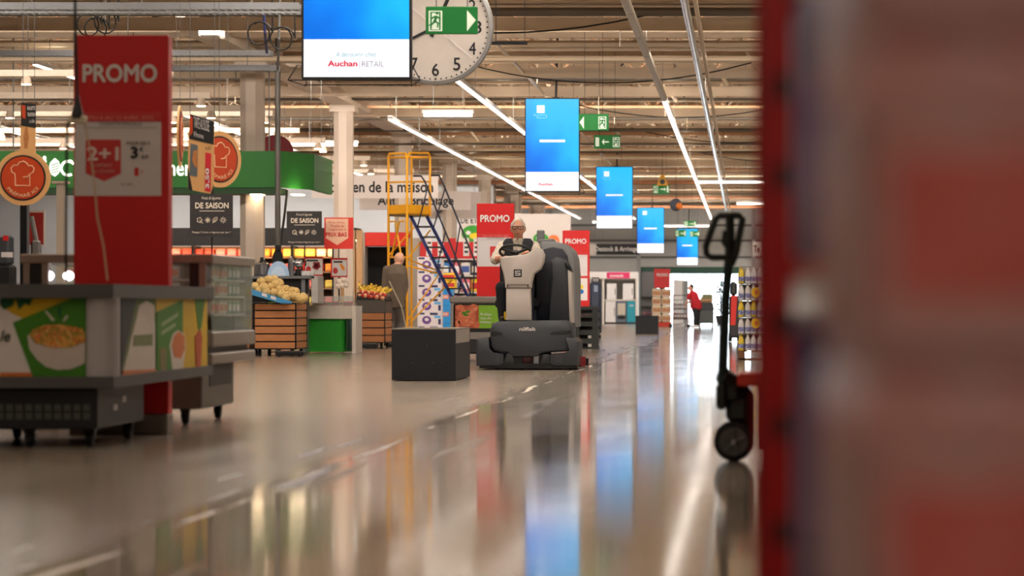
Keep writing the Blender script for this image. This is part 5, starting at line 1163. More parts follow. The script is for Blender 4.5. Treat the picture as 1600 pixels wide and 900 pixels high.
# season signs
def season(x0,y0,x1,y1,Y,label):
    t = thing('season_sign',label,'sign',P((x0+x1)/2,y1,Y),'black season signs'); W_=x1-x0; H_=y1-y0; bd=pr(t,'board',x0,y0,x1,y1,Y,mat('chalk_black',(44,40,40),.6),.02); g=lambda u,v:(x0+u*W_,y0+v*H_); CR=mat('chalk_cream',(230,216,196),.6)
    def tx(s,u0,v0,u1,v1,b_=0,sh=0): text(bd,s,*g(u0,v0),*g(u1,v1),Y-.02,CR,b_,sh)
    tx('DE SAISON',.12,.20,.90,.34,.03); tx("Fruits & légumes",.27,.06,.72,.15,0,.3); tx("Mangez 5 fruits et légumes par jour !",.05,.87,.95,.93,.0)
    a=g(.22,.39); b_=g(.8,.405); pr(bd,'rule',a[0],a[1],b_[0],b_[1],Y-.02,CR,.003)
    ic=MB(); rr=.055*W_*Y/F; lw=.008*W_*Y/F
    for i,u in enumerate((.22,.41,.58,.77)):
        c_=P(*g(u,.61),Y-.026)
        if i==0: ic.tube([c_+Vector((rr*math.cos(a)*(1+.2*math.cos(5*a)),0,rr*math.sin(a)*(1+.2*math.cos(5*a)))) for a in [k*math.pi/10 for k in range(20)]],lw,5,closed=True); ic.tube([c_,c_+Vector((rr*1.4,0,-rr*1.4))],lw,5)
        elif i==1:
            for k in range(8): ic.tube([c_,c_+Vector((1.2*rr*math.cos(k*math.pi/4),0,1.2*rr*math.sin(k*math.pi/4)))],lw,5)
        elif i==2: ic.tube([c_+Vector((q[0]*rr,0,q[1]*rr)) for q in ((-.7,-.9),(-.9,.1),(-.1,1.),(1,1.2),(.9,.2),(.2,-.7))],lw,5,closed=True); ic.tube([c_+Vector((-rr,0,-1.3*rr)),c_+Vector((.4*rr,0,.5*rr))],lw,5)
        else:
            ic.tube([c_+Vector((rr*.6*math.cos(k*math.pi/6),0,rr*.6*math.sin(k*math.pi/6))) for k in range(12)],lw,5,closed=True)
            for k in range(8): ic.tube([c_+Vector((rr*.9*math.cos(k*math.pi/4),0,rr*.9*math.sin(k*math.pi/4))),c_+Vector((1.4*rr*math.cos(k*math.pi/4),0,1.4*rr*math.sin(k*math.pi/4)))],lw,5)
    ic.build('season_icons',CR,bd)
    z=PZ(y1,Y); MB().tube([(PX((x0+x1)/2,Y),Y+.03,0),(PX((x0+x1)/2,Y),Y+.03,z+.1)],.012,6).build('pole',BLACKM,t,40); MB().box(PX((x0+x1)/2,Y)-.15,PX((x0+x1)/2,Y)+.15,Y-.12,Y+.18,0,.015).build('foot',BLACKM,t)
    return t
season(297,303,364,370,44.8,'black season sign on a pole nearest the big promo column')
season(448,330,503,384,53.5,'black season sign on a pole between the white column and the pink price sign')
YS=53.8; t = thing('low_price_sign','red and peach low price sign beside the second season sign','sign',P(529,388,YS)); bd=pr(t,'board',507,340,552,389,YS,mat('sign_red',(222,54,44),.5),.02); ar=pp(bd,'peach_arrow',[(509,342),(544,342),(544,372),(527,383),(509,372)],YS-.02,mat('peach_print',(240,190,160),.5),.004)
for s,a,b_,c_,d_,bo in (('Prix choc',514,346,538,349,0),('Fruits et',517,351,538,355,.01),('Légumes à',514,357,541,361,.01),('PRIX BAS',509,363,542,370,.03)): text(ar,s,a,b_,c_,d_,YS-.024,RED,bo)
MB().tube([(PX(529,YS),YS+.03,0),(PX(529,YS),YS+.03,PZ(380,YS))],.012,6).build('pole',BLACKM,t,40); MB().box(PX(529,YS)-.15,PX(529,YS)+.15,YS-.1,YS+.16,0,.015).build('foot',BLACKM,t)
for x0,x1,y0,y1,fruit,lab in ((475,505,401,431,'berries','small red price card with a raspberry print'),(517,543,403,433,'mango','small red price card with a mango print')):
    YS=50.; t=thing('price_card',lab,'price card',P((x0+x1)/2,y1,YS)); bd=pr(t,'card',x0,y0,x1,y1,YS,RED,.015); sh=pr(bd,'white_field',x0+2,y0+3,x1-1,y1-2,YS-.015,PAPER,.003); pr(sh,'header',x0+4,y0+5,x1-8,y0+7.5,YS-.018,INK,.002)
    pe(sh,'price_roundel',x0+7,y0+20,4,5,YS-.018,REDL,.003,14); 
    if fruit=='berries':
        for a,b_ in ((0,0),(4,1),(-3,2),(1,4),(-2,-3),(3,-3)): pe(sh,'berry_print',x0+19+a,y0+14+b_,3,3,YS-.019,mat('berry_red',(150,24,40),.5),.003,10)
    else: pp(sh,'mango_print',[(x0+13,y0+9),(x0+17,y0+9),(x0+22,y0+16),(x0+21,y0+20),(x0+17,y0+18)],YS-.018,mat('mango_orange',(244,150,30),.5),.003)
    MB().tube([(PX((x0+x1)/2,YS),YS+.02,0),(PX((x0+x1)/2,YS),YS+.02,PZ(y1,YS)+.1)],.01,6).build('pole',BLACKM,t,40)
# ================================================================ lit produce shelving along the hall
YW=62.; FASC=mat('fascia_black',(30,26,25),.5)
t = thing('produce_shelving','long lit produce wall shelving with a black fascia','shelving',(PX(410,YW),YW,0)); sw=t
xa,xb=PX(120,YW),PX(556,YW)
MB().cbox(xa,xb,YW,YW+.06,PZ(384,YW),PZ(356,YW),.01).build('fascia',FASC,t); MB().box(xa,xb,YW+.06,YW+.9,PZ(358,YW),PZ(356,YW)).build('canopy_top',FASC,t); MB().box(xa,xb,YW+.8,YW+.9,0,PZ(384,YW)).build('back_panel',mat('shelf_back',(120,92,70),.6),t); 
for zz in (.35,.75,1.12,1.48,1.80): MB().box(xa,xb,YW+.12+.1*zz,YW+.8,zz,zz+.03).build('shelf',mat('shelf_brown',(150,120,90),.5),t)
MB().box(xa,xb,YW+.07,YW+.13,PZ(384,YW)+.10,PZ(384,YW)+.13).build('light_strip',mat('warm_tube',(255,196,140),.4,var=0,emit=SHELFLIGHT),t); MB().cbox(xa,xb,YW+.05,YW+.8,0,.35,.02).build('plinth',BASED,t)
for px_ in (300,377,455,520): MB().box(PX(px_,YW)-.03,PX(px_,YW)+.03,YW+.1,YW+.8,.35,PZ(384,YW)).build('divider',BLACKM,t)
cols=[('red fruit',(206,60,50)),('orange fruit',(232,140,50)),('yellow fruit',(238,206,90)),('green salad',(120,160,50)),('pink radish',(226,110,110)),('pale mushroom',(232,214,186))]
prot=[]
for nm,rgb in cols: prot.append(pack_proto('produce_pack',nm+' pack on the lit produce shelving','produce pack',nm+' packs on the produce shelving',.2,.22,.17,mat('pack_'+nm.replace(' ','_'),rgb,.4,var=.2,scale=30),mat('packlab_'+nm.replace(' ','_'),tuple(min(255,c+24) for c in rgb),.4)))
rowcol=[(3,3,0,2,1,3),(3,2,4,0,1,3),(0,4,2,5,1,3),(4,0,1,2,5,3),(4,0,4,1,2,5)]
for r_,zz in enumerate((.38,.78,1.15,1.51,1.83)):
    x=xa+(4.0 if r_<4 else 1.6); k=0
    while x<xb-.15:
        ci=rowcol[r_][(k//3)%6]; used_dup(prot[ci],ST,(x,YW+.26+.1*zz,zz+.002),0,'%s pack on the %s shelf of the lit produce shelving, %s from the left'%(cols[ci][0],('lowest','second','third','fourth','top')[r_],nth(k))); x+=.245; k+=1
for px_ in (553,564): structure(MB().box(PX(px_,YW)-.06,PX(px_,YW)+.06,YW-.3,YW-.15,0,PZ(360,YW)).build('column',PALEWOOD))
t = thing('red_doorway','wide red fascia over a dark store room opening behind the bald man','doorway',(PX(605,YW+2),YW+2,0)); Yr=YW+2
MB().cbox(PX(570,Yr),PX(640,Yr),Yr,Yr+.25,PZ(385,Yr),PZ(363,Yr),.02).build('red_fascia',mat('fascia_red',(190,26,18),.5),t); MB().box(PX(570,Yr),PX(640,Yr),Yr+.5,Yr+.6,0,PZ(385,Yr)).build('opening_shade',mat('opening_shade_black',(10,10,11),.9),t); MB().box(PX(570,Yr)-.1,PX(570,Yr),Yr,Yr+.5,0,PZ(363,Yr)).box(PX(638,Yr),PX(654,Yr),Yr,Yr+.3,0,PZ(372,Yr)).build('jamb',mat('jamb_grey',(150,140,132),.4),t)  # black sheet stands in for the darkness inside the opening
# ================================================================ yellow platform ladder
YL=54.; t = thing('platform_ladder','yellow platform ladder with blue stairs and safety cage','ladder',(PX(650,YL),YL,0))
def q(px,py,dy=0.): return Vector((PX(px,YL+dy),YL+dy,PZ(py,YL+dy)))
def g0(px,dy): return Vector((PX(px,YL+dy),YL+dy,0))
A,B,C_,D_=(607,0.),(636,-.55),(672,.1),(643,.75)
for (px,dy) in (A,B,D_): MB().tube([g0(px,dy)+Vector((0,0,.02)),q(px,244,dy)],.024,8).build('post',YEL,t,40)
MB().tube([q(672,338,.1),q(672,246,.1)],.024,8).build('post',YEL,t,40)
MB().tube([q(607,246,0),q(609,240,-.05),q(634,240,-.5),q(636,246,-.55)],.024,8).build('top_rail',YEL,t,40); MB().tube([q(636,246,-.55),q(640,239,-.5),q(669,239,.05),q(672,246,.1)],.024,8).build('top_rail',YEL,t,40); MB().tube([q(607,246,0),q(643,246,.75),q(672,246,.1)],.024,8).build('top_rail',YEL,t,40)
MB().tube([q(607,285,0),q(636,284,-.55),q(672,284,.1),q(643,284,.75)],.018,8,closed=True).build('mid_rail',YEL,t,40)
z0,z1=PZ(338,YL),PZ(321,YL); pl=[(PX(A[0],YL+A[1]),YL+A[1]),(PX(B[0],YL+B[1]),YL+B[1]),(PX(C_[0],YL+C_[1]),YL+C_[1]),(PX(D_[0],YL+D_[1]),YL+D_[1])]
MB().prism(pl,'z',z0,z0+.04).build('platform',mat('platform_grey',(110,104,96),.5,.4),t)
for i in range(4):
    a,b_=pl[i],pl[(i+1)%4]; MB().add([(a[0],a[1],z0),(b_[0],b_[1],z0),(b_[0],b_[1],z1),(a[0],a[1],z1),(a[0],a[1]+.012,z0),(b_[0],b_[1]+.012,z0),(b_[0],b_[1]+.012,z1),(a[0],a[1]+.012,z1)],[(0,1,2,3),(4,5,6,7),(0,1,5,4),(1,2,6,5),(2,3,7,6),(3,0,4,7)]).build('toe_board',YEL,t)
for pts in ([q(607,400,0),q(650,352,-.2)],[q(609,346,0),q(618,346,-.1),q(626,395,-.4)],[q(632,346,-.5),q(624,346,-.4),q(612,400,0)],[q(636,405,-.55),q(672,360,.1)],[q(607,402,0),q(636,402,-.55)],[q(636,405,-.5),q(690,425,.1)],[q(636,415,-.5),q(688,428,-.3)],[q(637,500,-.5),q(686,428,-.3)],[q(640,505,-.5),q(706,438,.0)],[q(607,508,0),q(648,512,-.5)]): MB().tube(pts,.017,6).build('brace',YEL,t,40)
MB().tube([g0(600,.1)+Vector((0,0,.06)),g0(648,-.6)+Vector((0,0,.06)),g0(720,-.2)+Vector((0,0,.06)),g0(700,.7)+Vector((0,0,.06))],.026,8,closed=True).build('base_frame',YEL,t,40)
for px,dy in ((602,.1),(648,-.6),(718,-.2),(698,.7)): MB().lathe([(.01,-.02),(.05,-.02),(.05,.02),(.01,.02)],g0(px,dy)+Vector((0,0,.05)),12,'x').build('castor',RUB,t)
L0=[q(642,338,-.3),q(724,500,-.9)]; R0_=[q(667,338,.1),q(750,500,-.4)]
MB().tube(L0,.034,6).build('stringer',NAVY,t); MB().tube(R0_,.034,6).build('stringer',NAVY,t)
for i in range(10):
    u=(i+1)/10.; a=L0[0].lerp(L0[1],u); b_=R0_[0].lerp(R0_[1],u); MB().box(a.x,b_.x,min(a.y,b_.y)-.06,max(a.y,b_.y)+.06,a.z-.012,a.z+.012).build('tread',BLACKM,t)
DN=mat('dark_blue_rail',(20,24,44),.4)
for pts in ([q(646,275,-.3),q(658,275,-.3),q(664,284,-.32),q(744,480,-.9)],[q(672,274,.1),q(686,274,.1),q(692,286,.08),q(760,452,-.4)]): MB().tube(pts,.018,6).build('handrail',DN,t,40)
for u in (.12,.5,.86):
    MB().tube([L0[0].lerp(L0[1],u),q(664,284,-.32).lerp(q(744,480,-.9),u*.92-.06 if u>.1 else .05)],.014,6).build('rail_stay',DN,t,40); MB().tube([R0_[0].lerp(R0_[1],u),q(692,286,.08).lerp(q(760,452,-.4),max(.03,u*.92-.06))],.014,6).build('rail_stay',DN,t,40)
# ================================================================ black plinth boxes
DBOX=mat('plinth_black',(11,16,24),.65,var=.1,scale=6)
Yb=28.9; t=thing('plinth','black plinth box standing alone on the floor before the scrubber','plinth box',(PX(662,Yb),Yb,0)); x0,x1=PX(612,Yb),PX(712,Yb); zt=PZ(515,Yb)
MB().box(x0,x1,Yb,Yb+.02,.01,zt).build('front_board',DBOX,t); MB().box(x0,x0+.02,Yb+.02,Yb+1.5,.01,zt).build('side_board',DBOX,t); MB().box(x1-.02,x1,Yb+.02,Yb+1.5,.01,zt-.14).build('side_board',DBOX,t); MB().box(x1-.022,x1-.002,Yb+.02,Yb+1.5,zt-.14,zt).build('side_strip',mat('plinth_strip',(156,148,140),.4,.3),t); MB().box(x0,x1,Yb+1.48,Yb+1.5,.01,zt).build('back_board',DBOX,t); MB().box(x0,x1,Yb,Yb+1.5,zt,zt+.012).build('top_board',mat('plinth_top',(120,114,106),.45),t)
for a in ((667,540),(645,567),(676,567),(690,567)): pe(t,'screw',a[0],a[1],.5,.5,Yb,GREYM,.003,8)
Yb=76.; t=thing('plinth','small far black plinth box on the floor below the fourth screen','plinth box',(PX(1010,Yb),Yb,0)); x0,x1=PX(993,Yb),PX(1028,Yb); zt=PZ(494,Yb)
MB().box(x0,x1,Yb,Yb+.02,0,zt).build('front_board',DBOX,t); MB().box(x0,x0+.02,Yb+.02,Yb+.6,0,zt).build('side_board',DBOX,t); MB().box(x1-.02,x1,Yb+.02,Yb+.6,0,zt).build('side_board',DBOX,t); MB().box(x0,x1,Yb,Yb+.6,zt,zt+.01).build('top_board',DBOX,t)
# ================================================================ meat freezer
Yf=39.2; t=thing('meat_freezer','grey freezer with a roast meat picture, behind the black plinth','freezer',(PX(745,Yf),Yf,0)); x0,x1=PX(705,Yf),PX(795,Yf)
MB().cbox(x0,x1,Yf,Yf+1.6,.10,PZ(472,Yf),.02).build('cabinet',mat('freezer_dark',(36,36,38),.45),t); MB().cbox(x0-.02,x1,Yf-.03,Yf+1.6,PZ(474,Yf),PZ(463,Yf),.02).build('grey_rim',mat('freezer_rim',(132,126,120),.45),t); MB().box(x0-.01,x0+.06,Yf-.01,Yf,PZ(522,Yf),PZ(474,Yf)).build('edge_strip',MATS['freezer_rim'],t); MB().box(x0,x1,Yf-.012,Yf,PZ(530,Yf),PZ(519,Yf)).build('lower_band',MATS['freezer_rim'],t)
pn=pr(t,'picture_panel',709,475,790,517,Yf-.002,INK,.008); pr(pn,'meat_print',711,477,748,513,Yf-.010,ramp_mat('print_meat',[(0,(96,34,20)),(.35,(196,100,66)),(.6,(150,60,36)),(.8,(226,160,128)),(1,(120,44,26))],'noise',14,.4),.003)
mp_=t.children[-1]
for a,b_,rx,ry in ((729,497,15,13),(719,481,7,5),(740,481,7,6),(715,506,4,6),(745,508,5,5)): pe(pn,'roast_print',a,b_,rx,ry,Yf-.013,ramp_mat('print_roast',[(0,(120,40,22)),(.5,(206,110,76)),(1,(236,176,140))],'noise',22,.4),.003,20)
for a,b_ in ((725,489),(731,487),(728,492)): pe(pn,'herb_print',a,b_,4,2,Yf-.016,LEAF,.003,10)
pr(pn,'green_field',748,477,788,513,Yf-.010,mat('print_lime',(124,178,40),.5),.003)
for s,y in (('Profitez',489),('d\'une offre',495),('fraîcheur',501)): text(pn,s,751,y,768,y+4,Yf-.013,PAPER,.01)
for x in (x0+.1,x1-.1): MB().lathe([(.01,-.02),(.05,-.02),(.05,.02),(.01,.02)],(x,Yf+.1,.05),12,'x').build('castor',STEEL,t)
# ================================================================ stack of dark plastic crates
Yc=50.; xA,xB=PX(891,Yc),PX(934,Yc); w_=xB-xA; hC=.151
names=('bottom','second','middle','fourth','top')
for i in range(5):
    t=thing('plastic_crate','dark grey plastic crate, %s of the stack right of the scrubber'%names[i],'crate',((xA+xB)/2,Yc,i*hC),'stacked dark plastic crates'); z=i*hC; m_=mat('crate_grey',(56,60,60),.5)
    m=MB(); m.box(xA,xB,Yc,Yc+.03,z+.10,z+hC-.004).box(xA,xB,Yc,Yc+.03,z,z+.03).box(xA,xA+.16,Yc,Yc+.03,z+.03,z+.10).box(xB-.10,xB,Yc,Yc+.03,z+.03,z+.10)
    m.build('front_wall',m_,t); MB().box(xA,xA+.03,Yc+.03,Yc+.6,z,z+hC-.004).build('side_wall',m_,t); MB().box(xB-.03,xB,Yc+.03,Yc+.6,z,z+.04).box(xB-.03,xB,Yc+.03,Yc+.6,z+.1,z+hC-.004).box(xB-.03,xB,Yc+.25,Yc+.35,z+.04,z+.1).build('side_wall',m_,t); MB().box(xA+.03,xB-.03,Yc+.57,Yc+.6,z,z+hC-.004).build('back_wall',m_,t); MB().box(xA+.03,xB-.03,Yc+.03,Yc+.57,z,z+.015).build('crate_floor',m_,t)
    MB().box(xA+.17,xB-.11,Yc+.2,Yc+.5,z+.016,z+.09).build('liner',BLACK,t)
    if i<2: MB().box(xB-.17,xB-.11,Yc-.003,Yc,z+.04,z+.09).build('label_card',PAPER,t)
Yn=66; t=thing('navy_suitcase','navy suitcase with a pull handle, behind the stacked crates','suitcase',(PX(930,Yn),Yn,0)); MB().cbox(PX(921,Yn),PX(939,Yn),Yn,Yn+.4,.08,PZ(440,Yn),.06).build('shell',mat('suitcase_navy',(44,54,74),.4),t,40); pr(t,'pale_patch',928,446,934,456,Yn,mat('pale_blue',(130,146,170),.4),.006); MB().tube([(PX(925,Yn),Yn+.2,PZ(441,Yn)),(PX(925,Yn),Yn+.2,PZ(434,Yn)),(PX(935,Yn),Yn+.2,PZ(434,Yn)),(PX(935,Yn),Yn+.2,PZ(441,Yn))],.014,6).build('handle',BLACKM,t,40); MB().box(PX(922,Yn),PX(938,Yn),Yn+.05,Yn+.35,0,.08).build('wheel_base',RUB,t)
# ================================================================ hanging category signs
SGNW=mat('hanging_sign_white',(216,206,200),.5,var=.02)
def hsign(x0,y0,x1,y1,Y,label,txt,box,m_=SGNW,tm=INK,bold=.026,z=6.1):
    t=thing('hanging_sign',label,'sign',P((x0+x1)/2,y1,Y),'hanging category signs'); bd=pr(t,'board',x0,y0,x1,y1,Y,m_,.04)
    if txt: text(bd,txt,*box,Y-.04,tm,bold)
    W_=x1-x0; wires(t, [P(x0+.15*W_,y0,Y),P(x1-.15*W_,y0,Y)])
    return t
hsign(488,274,685,310,60,'white hanging sign reading Entretien de la maison behind the ladder','Entretien de la maison',(496,283,677,301))
hsign(562,299,736,328,70,'grey-white hanging sign reading Auto Bricolage','Auto  Bricolage',(590,306,709,325))
hsign(672,300,752,342,80,'white hanging sign reading Bébé, partly hidden','Bébé',(682,316,712,334))
t=hsign(716,334,892,388,86,'wide white hanging panel with green and orange ovals behind the driver','DE ET',(720,340,746,349))
YO=86-.04; OVG=mat('oval_green',(50,150,40),.5); OVY=mat('oval_yellow',(230,200,40),.5); OVO=mat('oval_orange',(240,120,60),.5)
for cx_,cy_,rx,ry,m1,nm in ((739,365,18,13,OVG,'green_oval'),(845,373,12,9,OVG,'green_oval'),(865,376,9,9,OVO,'orange_oval')):
    o=pe(t,nm,cx_,cy_,rx,ry,YO,m1,.01); pe(o,'oval_spot',cx_+rx*.2,cy_+ry*.3,rx*.5,ry*.4,YO-.01,OVY if m1 is OVG else PAPER,.004,16); pe(o,'oval_highlight',cx_-rx*.4,cy_-ry*.1,rx*.22,ry*.25,YO-.01,PAPER,.004,12)
# white columns far behind the panel
for px_,Yq in ((760,101),(800,103),(838,113)): structure(MB().box(PX(px_,Yq)-.3,PX(px_,Yq)+.3,Yq,Yq+.5,0,6.1).build('column',COLM))
# ================================================================ detergent stacks and shelving behind the ladder
Yd=62.; kd=F/Yd; hD=21.6/kd
PURP=mat('print_purple',(104,66,140),.4); DBL=mat('print_navy_blue',(30,40,90),.4); LBL=mat('print_sky',(96,170,220),.4); PKW=mat('pack_white',(222,214,216),.4)
t=thing('detergent_pack','x','detergent pack',(0,0,0),'stacked detergent packs')
wD=38/kd; MB().cbox(-wD/2,wD/2,0,.5,0,hD,.012).build('carton',PKW,t)
def ep(cx_,cz_,rx,rz,y,th,n=18): return MB().prism([(cx_+rx*math.cos(2*math.pi*k/n),cz_+rz*math.sin(2*math.pi*k/n)) for k in range(n)],'y',y-th,y)
ep(-.06,hD*.42,.10,hD*.30,0,.004).build('purple_roundel',PURP,t); ep(-.06,hD*.46,.045,hD*.12,-.004,.003).build('roundel_centre',PKW,t)
MB().box(-wD*.45,-wD*.2,-.004,0,hD*.82,hD*.95).box(wD*.02,wD*.34,-.004,0,hD*.78,hD*.95).build('brand_band',DBL,t); MB().box(wD*.2,wD*.46,-.004,0,hD*.55,hD*.74).build('sky_patch',LBL,t); MB().box(wD*.36,wD*.47,-.004,0,hD*.1,hD*.5).build('dark_patch',DBL,t)
dn=('lowest','second','third','fourth','fifth','sixth')
for i in range(6):
    o=t if i==0 else dup(t,(0,0,0)); o.location=(PX(671,Yd),Yd,i*hD*1.0+.02); o['label']='white detergent pack with a purple roundel, %s in the stack behind the ladder'%dn[i]
tag(MB().box(PX(650,Yd),PX(692,Yd),Yd-.02,Yd+.5,0,.02).build('slip_sheet',WOOD,None),'wooden slip sheet under the detergent stack','sheet')
Ye=62.3; ke=F/Ye; hB=27/ke; wB=21/ke; t=thing('blue_pack','x','pack',(0,0,0),'stacked blue packs'); MB().cbox(-wB/2,wB/2,0,.5,0,hB,.01).build('carton',mat('pack_blue',(40,150,220),.4),t); MB().box(-wB*.3,wB*.25,-.004,0,hB*.40,hB*.64).build('orange_tag',mat('tag_orange',(240,120,70),.4),t)
for k in range(3): MB().box(-wB*.22+k*wB*.14,-wB*.13+k*wB*.14,-.006,-.004,hB*.45,hB*.6).build('tag_digit',PAPER,t)
for i in range(3):
    o=t if i==0 else dup(t,(0,0,0)); o.location=(PX(696,Ye),Ye,i*hB); o['label']='sky blue pack with an orange tag, %s of three beside the detergent'%('bottom','middle','top')[i]
Yg=67.; t=thing('household_shelving','white household shelving with a red header, behind the ladder stairs','shelving',(PX(705,Yg),Yg,0)); xa,xb=PX(652,Yg),PX(760,Yg)
MB().box(xa,xb,Yg+.5,Yg+.56,0,PZ(378,Yg)).build('back_panel',PAPER,t)
for py in (404,430,456,482,508): MB().box(xa,xb,Yg,Yg+.5,PZ(py,Yg)-.03,PZ(py,Yg)).build('shelf',mat('shelf_white',(220,216,212),.4),t)
MB().box(xa,xb,Yg-.02,Yg,PZ(404,Yg),PZ(378,Yg)).build('red_header',mat('header_red',(206,30,34),.5),t); hd_=t.children[-1]
for a in (666,684,700,724,740):
    w2=9 if a!=700 else 12; pr(hd_,'header_board',a,372,a+w2,400,Yg-.02,PAPER if a!=700 else RED,.006)
    if a!=700:
        for k in range(3): pr(hd_,'board_stripe',a+1.5,378+k*7,a+w2-1.5,381+k*7,Yg-.026,INK,.003)
prod=[]
for nm,rgb,lr in (('yellow',(238,200,40),(200,40,40)),('white',(226,222,220),(60,90,160)),('blue',(60,130,200),(230,230,230)),('dark',(50,48,56),(200,190,180)),('pink',(224,120,140),(240,230,230)),('teal',(70,160,160),(230,230,230))):
    prod.append(pack_proto('household_box',nm+' household box on the shelving behind the ladder','box',nm+' boxes behind the ladder',.22,.3,.30,mat('hb_'+nm,rgb,.4),mat('hbl_'+nm,lr,.4)))
for r_,py in enumerate((404,430,456,482,508)):
    x=xa+.15; k=0
    while x<xb-.1:
        ci=(k*2+r_*3+(k//2))%6 if r_ else 1; used_dup(prod[ci],ST,(x,Yg+.2,PZ(py,Yg)+.001),0,'%s household box on the %s shelf behind the ladder, %s from the left'%(('yellow','white','blue','dark','pink','teal')[ci],('top','fourth','third','second','lowest')[r_],nth(k))); x+=.245; k+=1
# yellow packs on top of blue stack
yp=pack_proto('yellow_pack','yellow pack lying on top of the blue packs','pack','yellow packs on the blue stack',.36,.4,.17,mat('yp',(240,200,40),.4),REDL)
yp.location=(PX(699,Ye),Ye+.22,3*hB+.001); yp['label']='lower yellow pack lying on top of the blue packs'; dup(yp,(PX(699,Ye),Ye+.22,3*hB+.175),0,'upper yellow pack lying on top of the blue packs')
# ================================================================ far end
Yq=117.; 
t=thing('appliance_display','white appliance display with a pink header against the back wall','display',(PX(970,Yq),Yq,0)); GR_=mat('display_grey',(110,106,98),.5)
MB().box(PX(934,Yq),PX(996,Yq),Yq+.6,Yq+.7,0,PZ(425,Yq)).build('back_panel',GR_,t); MB().cbox(PX(918,Yq),PX(996,Yq),Yq-.05,Yq+.2,PZ(436,Yq),PZ(425,Yq),.02).build('header',PAPER,t); hp=pr(t,'pink_header',948,425.5,984,435,Yq-.05,mat('pink_sign',(224,46,110),.5),.01); text(hp,'nouveautés',953,428,974,433,Yq-.06,PAPER,.02)
MB().box(PX(944,Yq),PX(994,Yq),Yq,Yq+.6,PZ(470,Yq),PZ(468,Yq)).build('shelf',WHITE,t); MB().box(PX(993,Yq),PX(997,Yq),Yq,Yq+.6,0,PZ(425,Yq)).box(PX(941,Yq),PX(944,Yq),Yq,Yq+.6,0,PZ(425,Yq)).build('side_panel',WHITE,t); MB().box(PX(944,Yq),PX(993,Yq),Yq,Yq+.6,0,.06).build('plinth',BLACK,t)
def box_thing(name,label,cat,x0,y0,x1,y1,Y,d,m_,handle=True,zb=None):
    t=thing(name,label,cat,(PX((x0+x1)/2,Y),Y,PZ(y1,Y) if zb is None else zb)); z0=PZ(y1,Y) if zb is None else zb
    MB().cbox(PX(x0,Y),PX(x1,Y),Y,Y+d,z0,PZ(y0,Y),.02).build('casing',m_,t)
    if handle: MB().box(PX(x1-2.5,Y),PX(x1-1.5,Y),Y-.02,Y,z0+.3*(PZ(y0,Y)-z0),z0+.7*(PZ(y0,Y)-z0)).build('door_edge',GREYM,t)
    return t
APW=mat('appliance_white',(226,224,226),.35)
box_thing('appliance','white upright appliance on the left of the pink-headed display shelf','appliance',948,443,963,468,Yq,.4,APW); box_thing('appliance','white upright appliance on the right of the pink-headed display shelf','appliance',973,443,990,468,Yq,.4,APW)
box_thing('appliance','white lower appliance under the pink-headed display shelf','appliance',946,470.5,962,505,Yq,.4,APW,True,.06)
o=box_thing('display_panel','picture panel with a beige appliance print between white and teal','panel',962.5,470.5,979,505,Yq,.3,mat('panel_blue_grey',(96,106,122),.4),False,.06); pr(o,'appliance_print',965,474,977,492,Yq,mat('print_beige',(196,186,170),.4),.01); pe(o,'print_shade',971,496,7,3,Yq,INK,.008,14)
o=box_thing('display_panel','teal display panel at the right of the far appliances','panel',979.5,470.5,993,502,Yq,.3,mat('panel_teal',(24,150,172),.4),False,.06); text(o,'-20%',982,476,990,479,Yq,PAPER,.02)
hsign(932,381,999,398,114,'black hanging sign with white lettering at the back wall','Destock & Arrivage',(930,385,997,395),INK,PAPER,.02); hsign(920,381,931,399,114.2,'small white hanging sign left of the black sign at the back wall',None,None)
hsign(1176,378,1190,400,100,'small white hanging sign beside the red shelf edge, with letters','Te',(1178,383,1188,395),SGNW,INK,.04)
Yk=103.; t=thing('promo_topper','red promo board standing above the far goods tower','promo sign',P(1034,449,Yk)); bd=pr(t,'board',1022,420,1047,450,Yk,RED,.06); text(bd,'PROMO',1026,427,1044,432,Yk-.06,PAPER,.02); MB().box(PX(1030,Yk),PX(1038,Yk),Yk,Yk+.04,0,PZ(450,Yk)+.05).build('post',BLACKM,t)
CRM=mat('goods_cream',(222,206,182),.5); gp=pack_proto('goods_box','cream carton','carton','cartons of the far goods tower',.33,.4,.30,CRM,ramp_mat('goods_print',[(0,(214,196,170)),(.5,(190,120,90)),(.7,(200,180,90)),(1,(230,220,200))],'noise',9,.5))
lab=0; zz=.16
t=thing('goods_pallet','red-skirted pallet under the far goods tower','pallet',(PX(1034,Yk),Yk-.45,0)); MB().box(PX(1019,Yk),PX(1050,Yk),Yk-.46,Yk-.44,.0,.16).build('red_skirt',mat('skirt_red',(206,50,36),.5),t); MB().box(PX(1019,Yk),PX(1050,Yk),Yk-.44,Yk-.02,.02,.158).build('deck',WOOD,t)
rown=('bottom','second','third','top')
for r_ in range(4):
    for c_ in range(2):
        o=used_dup(gp,ST,(PX(1026.5+c_*15,Yk),Yk-.24,.16+r_*.302),0,'cream printed carton in the far goods tower, %s row, %s'%(rown[r_],('left','right')[c_]))
Ym=105.; t=thing('goods_rack','dark rack of red goods left of the far shopper','rack',(PX(1062,Ym),Ym,0)); xa,xb=PX(1051,Ym),PX(1075,Ym)
for z in (.25,.6,.95,1.12): MB().box(xa,xb,Ym,Ym+.4,z,z+.03).build('shelf',BLACKM,t)
for x in (xa,xb-.03): MB().box(x,x+.03,Ym,Ym+.4,0,1.15).build('upright',mat('rack_red',(170,30,40),.5),t)
gr=pack_proto('jar_pack','red jar pack','jar pack','jar packs on the far rack',.11,.2,.2,mat('jar_red',(120,40,46),.3),PAPER)
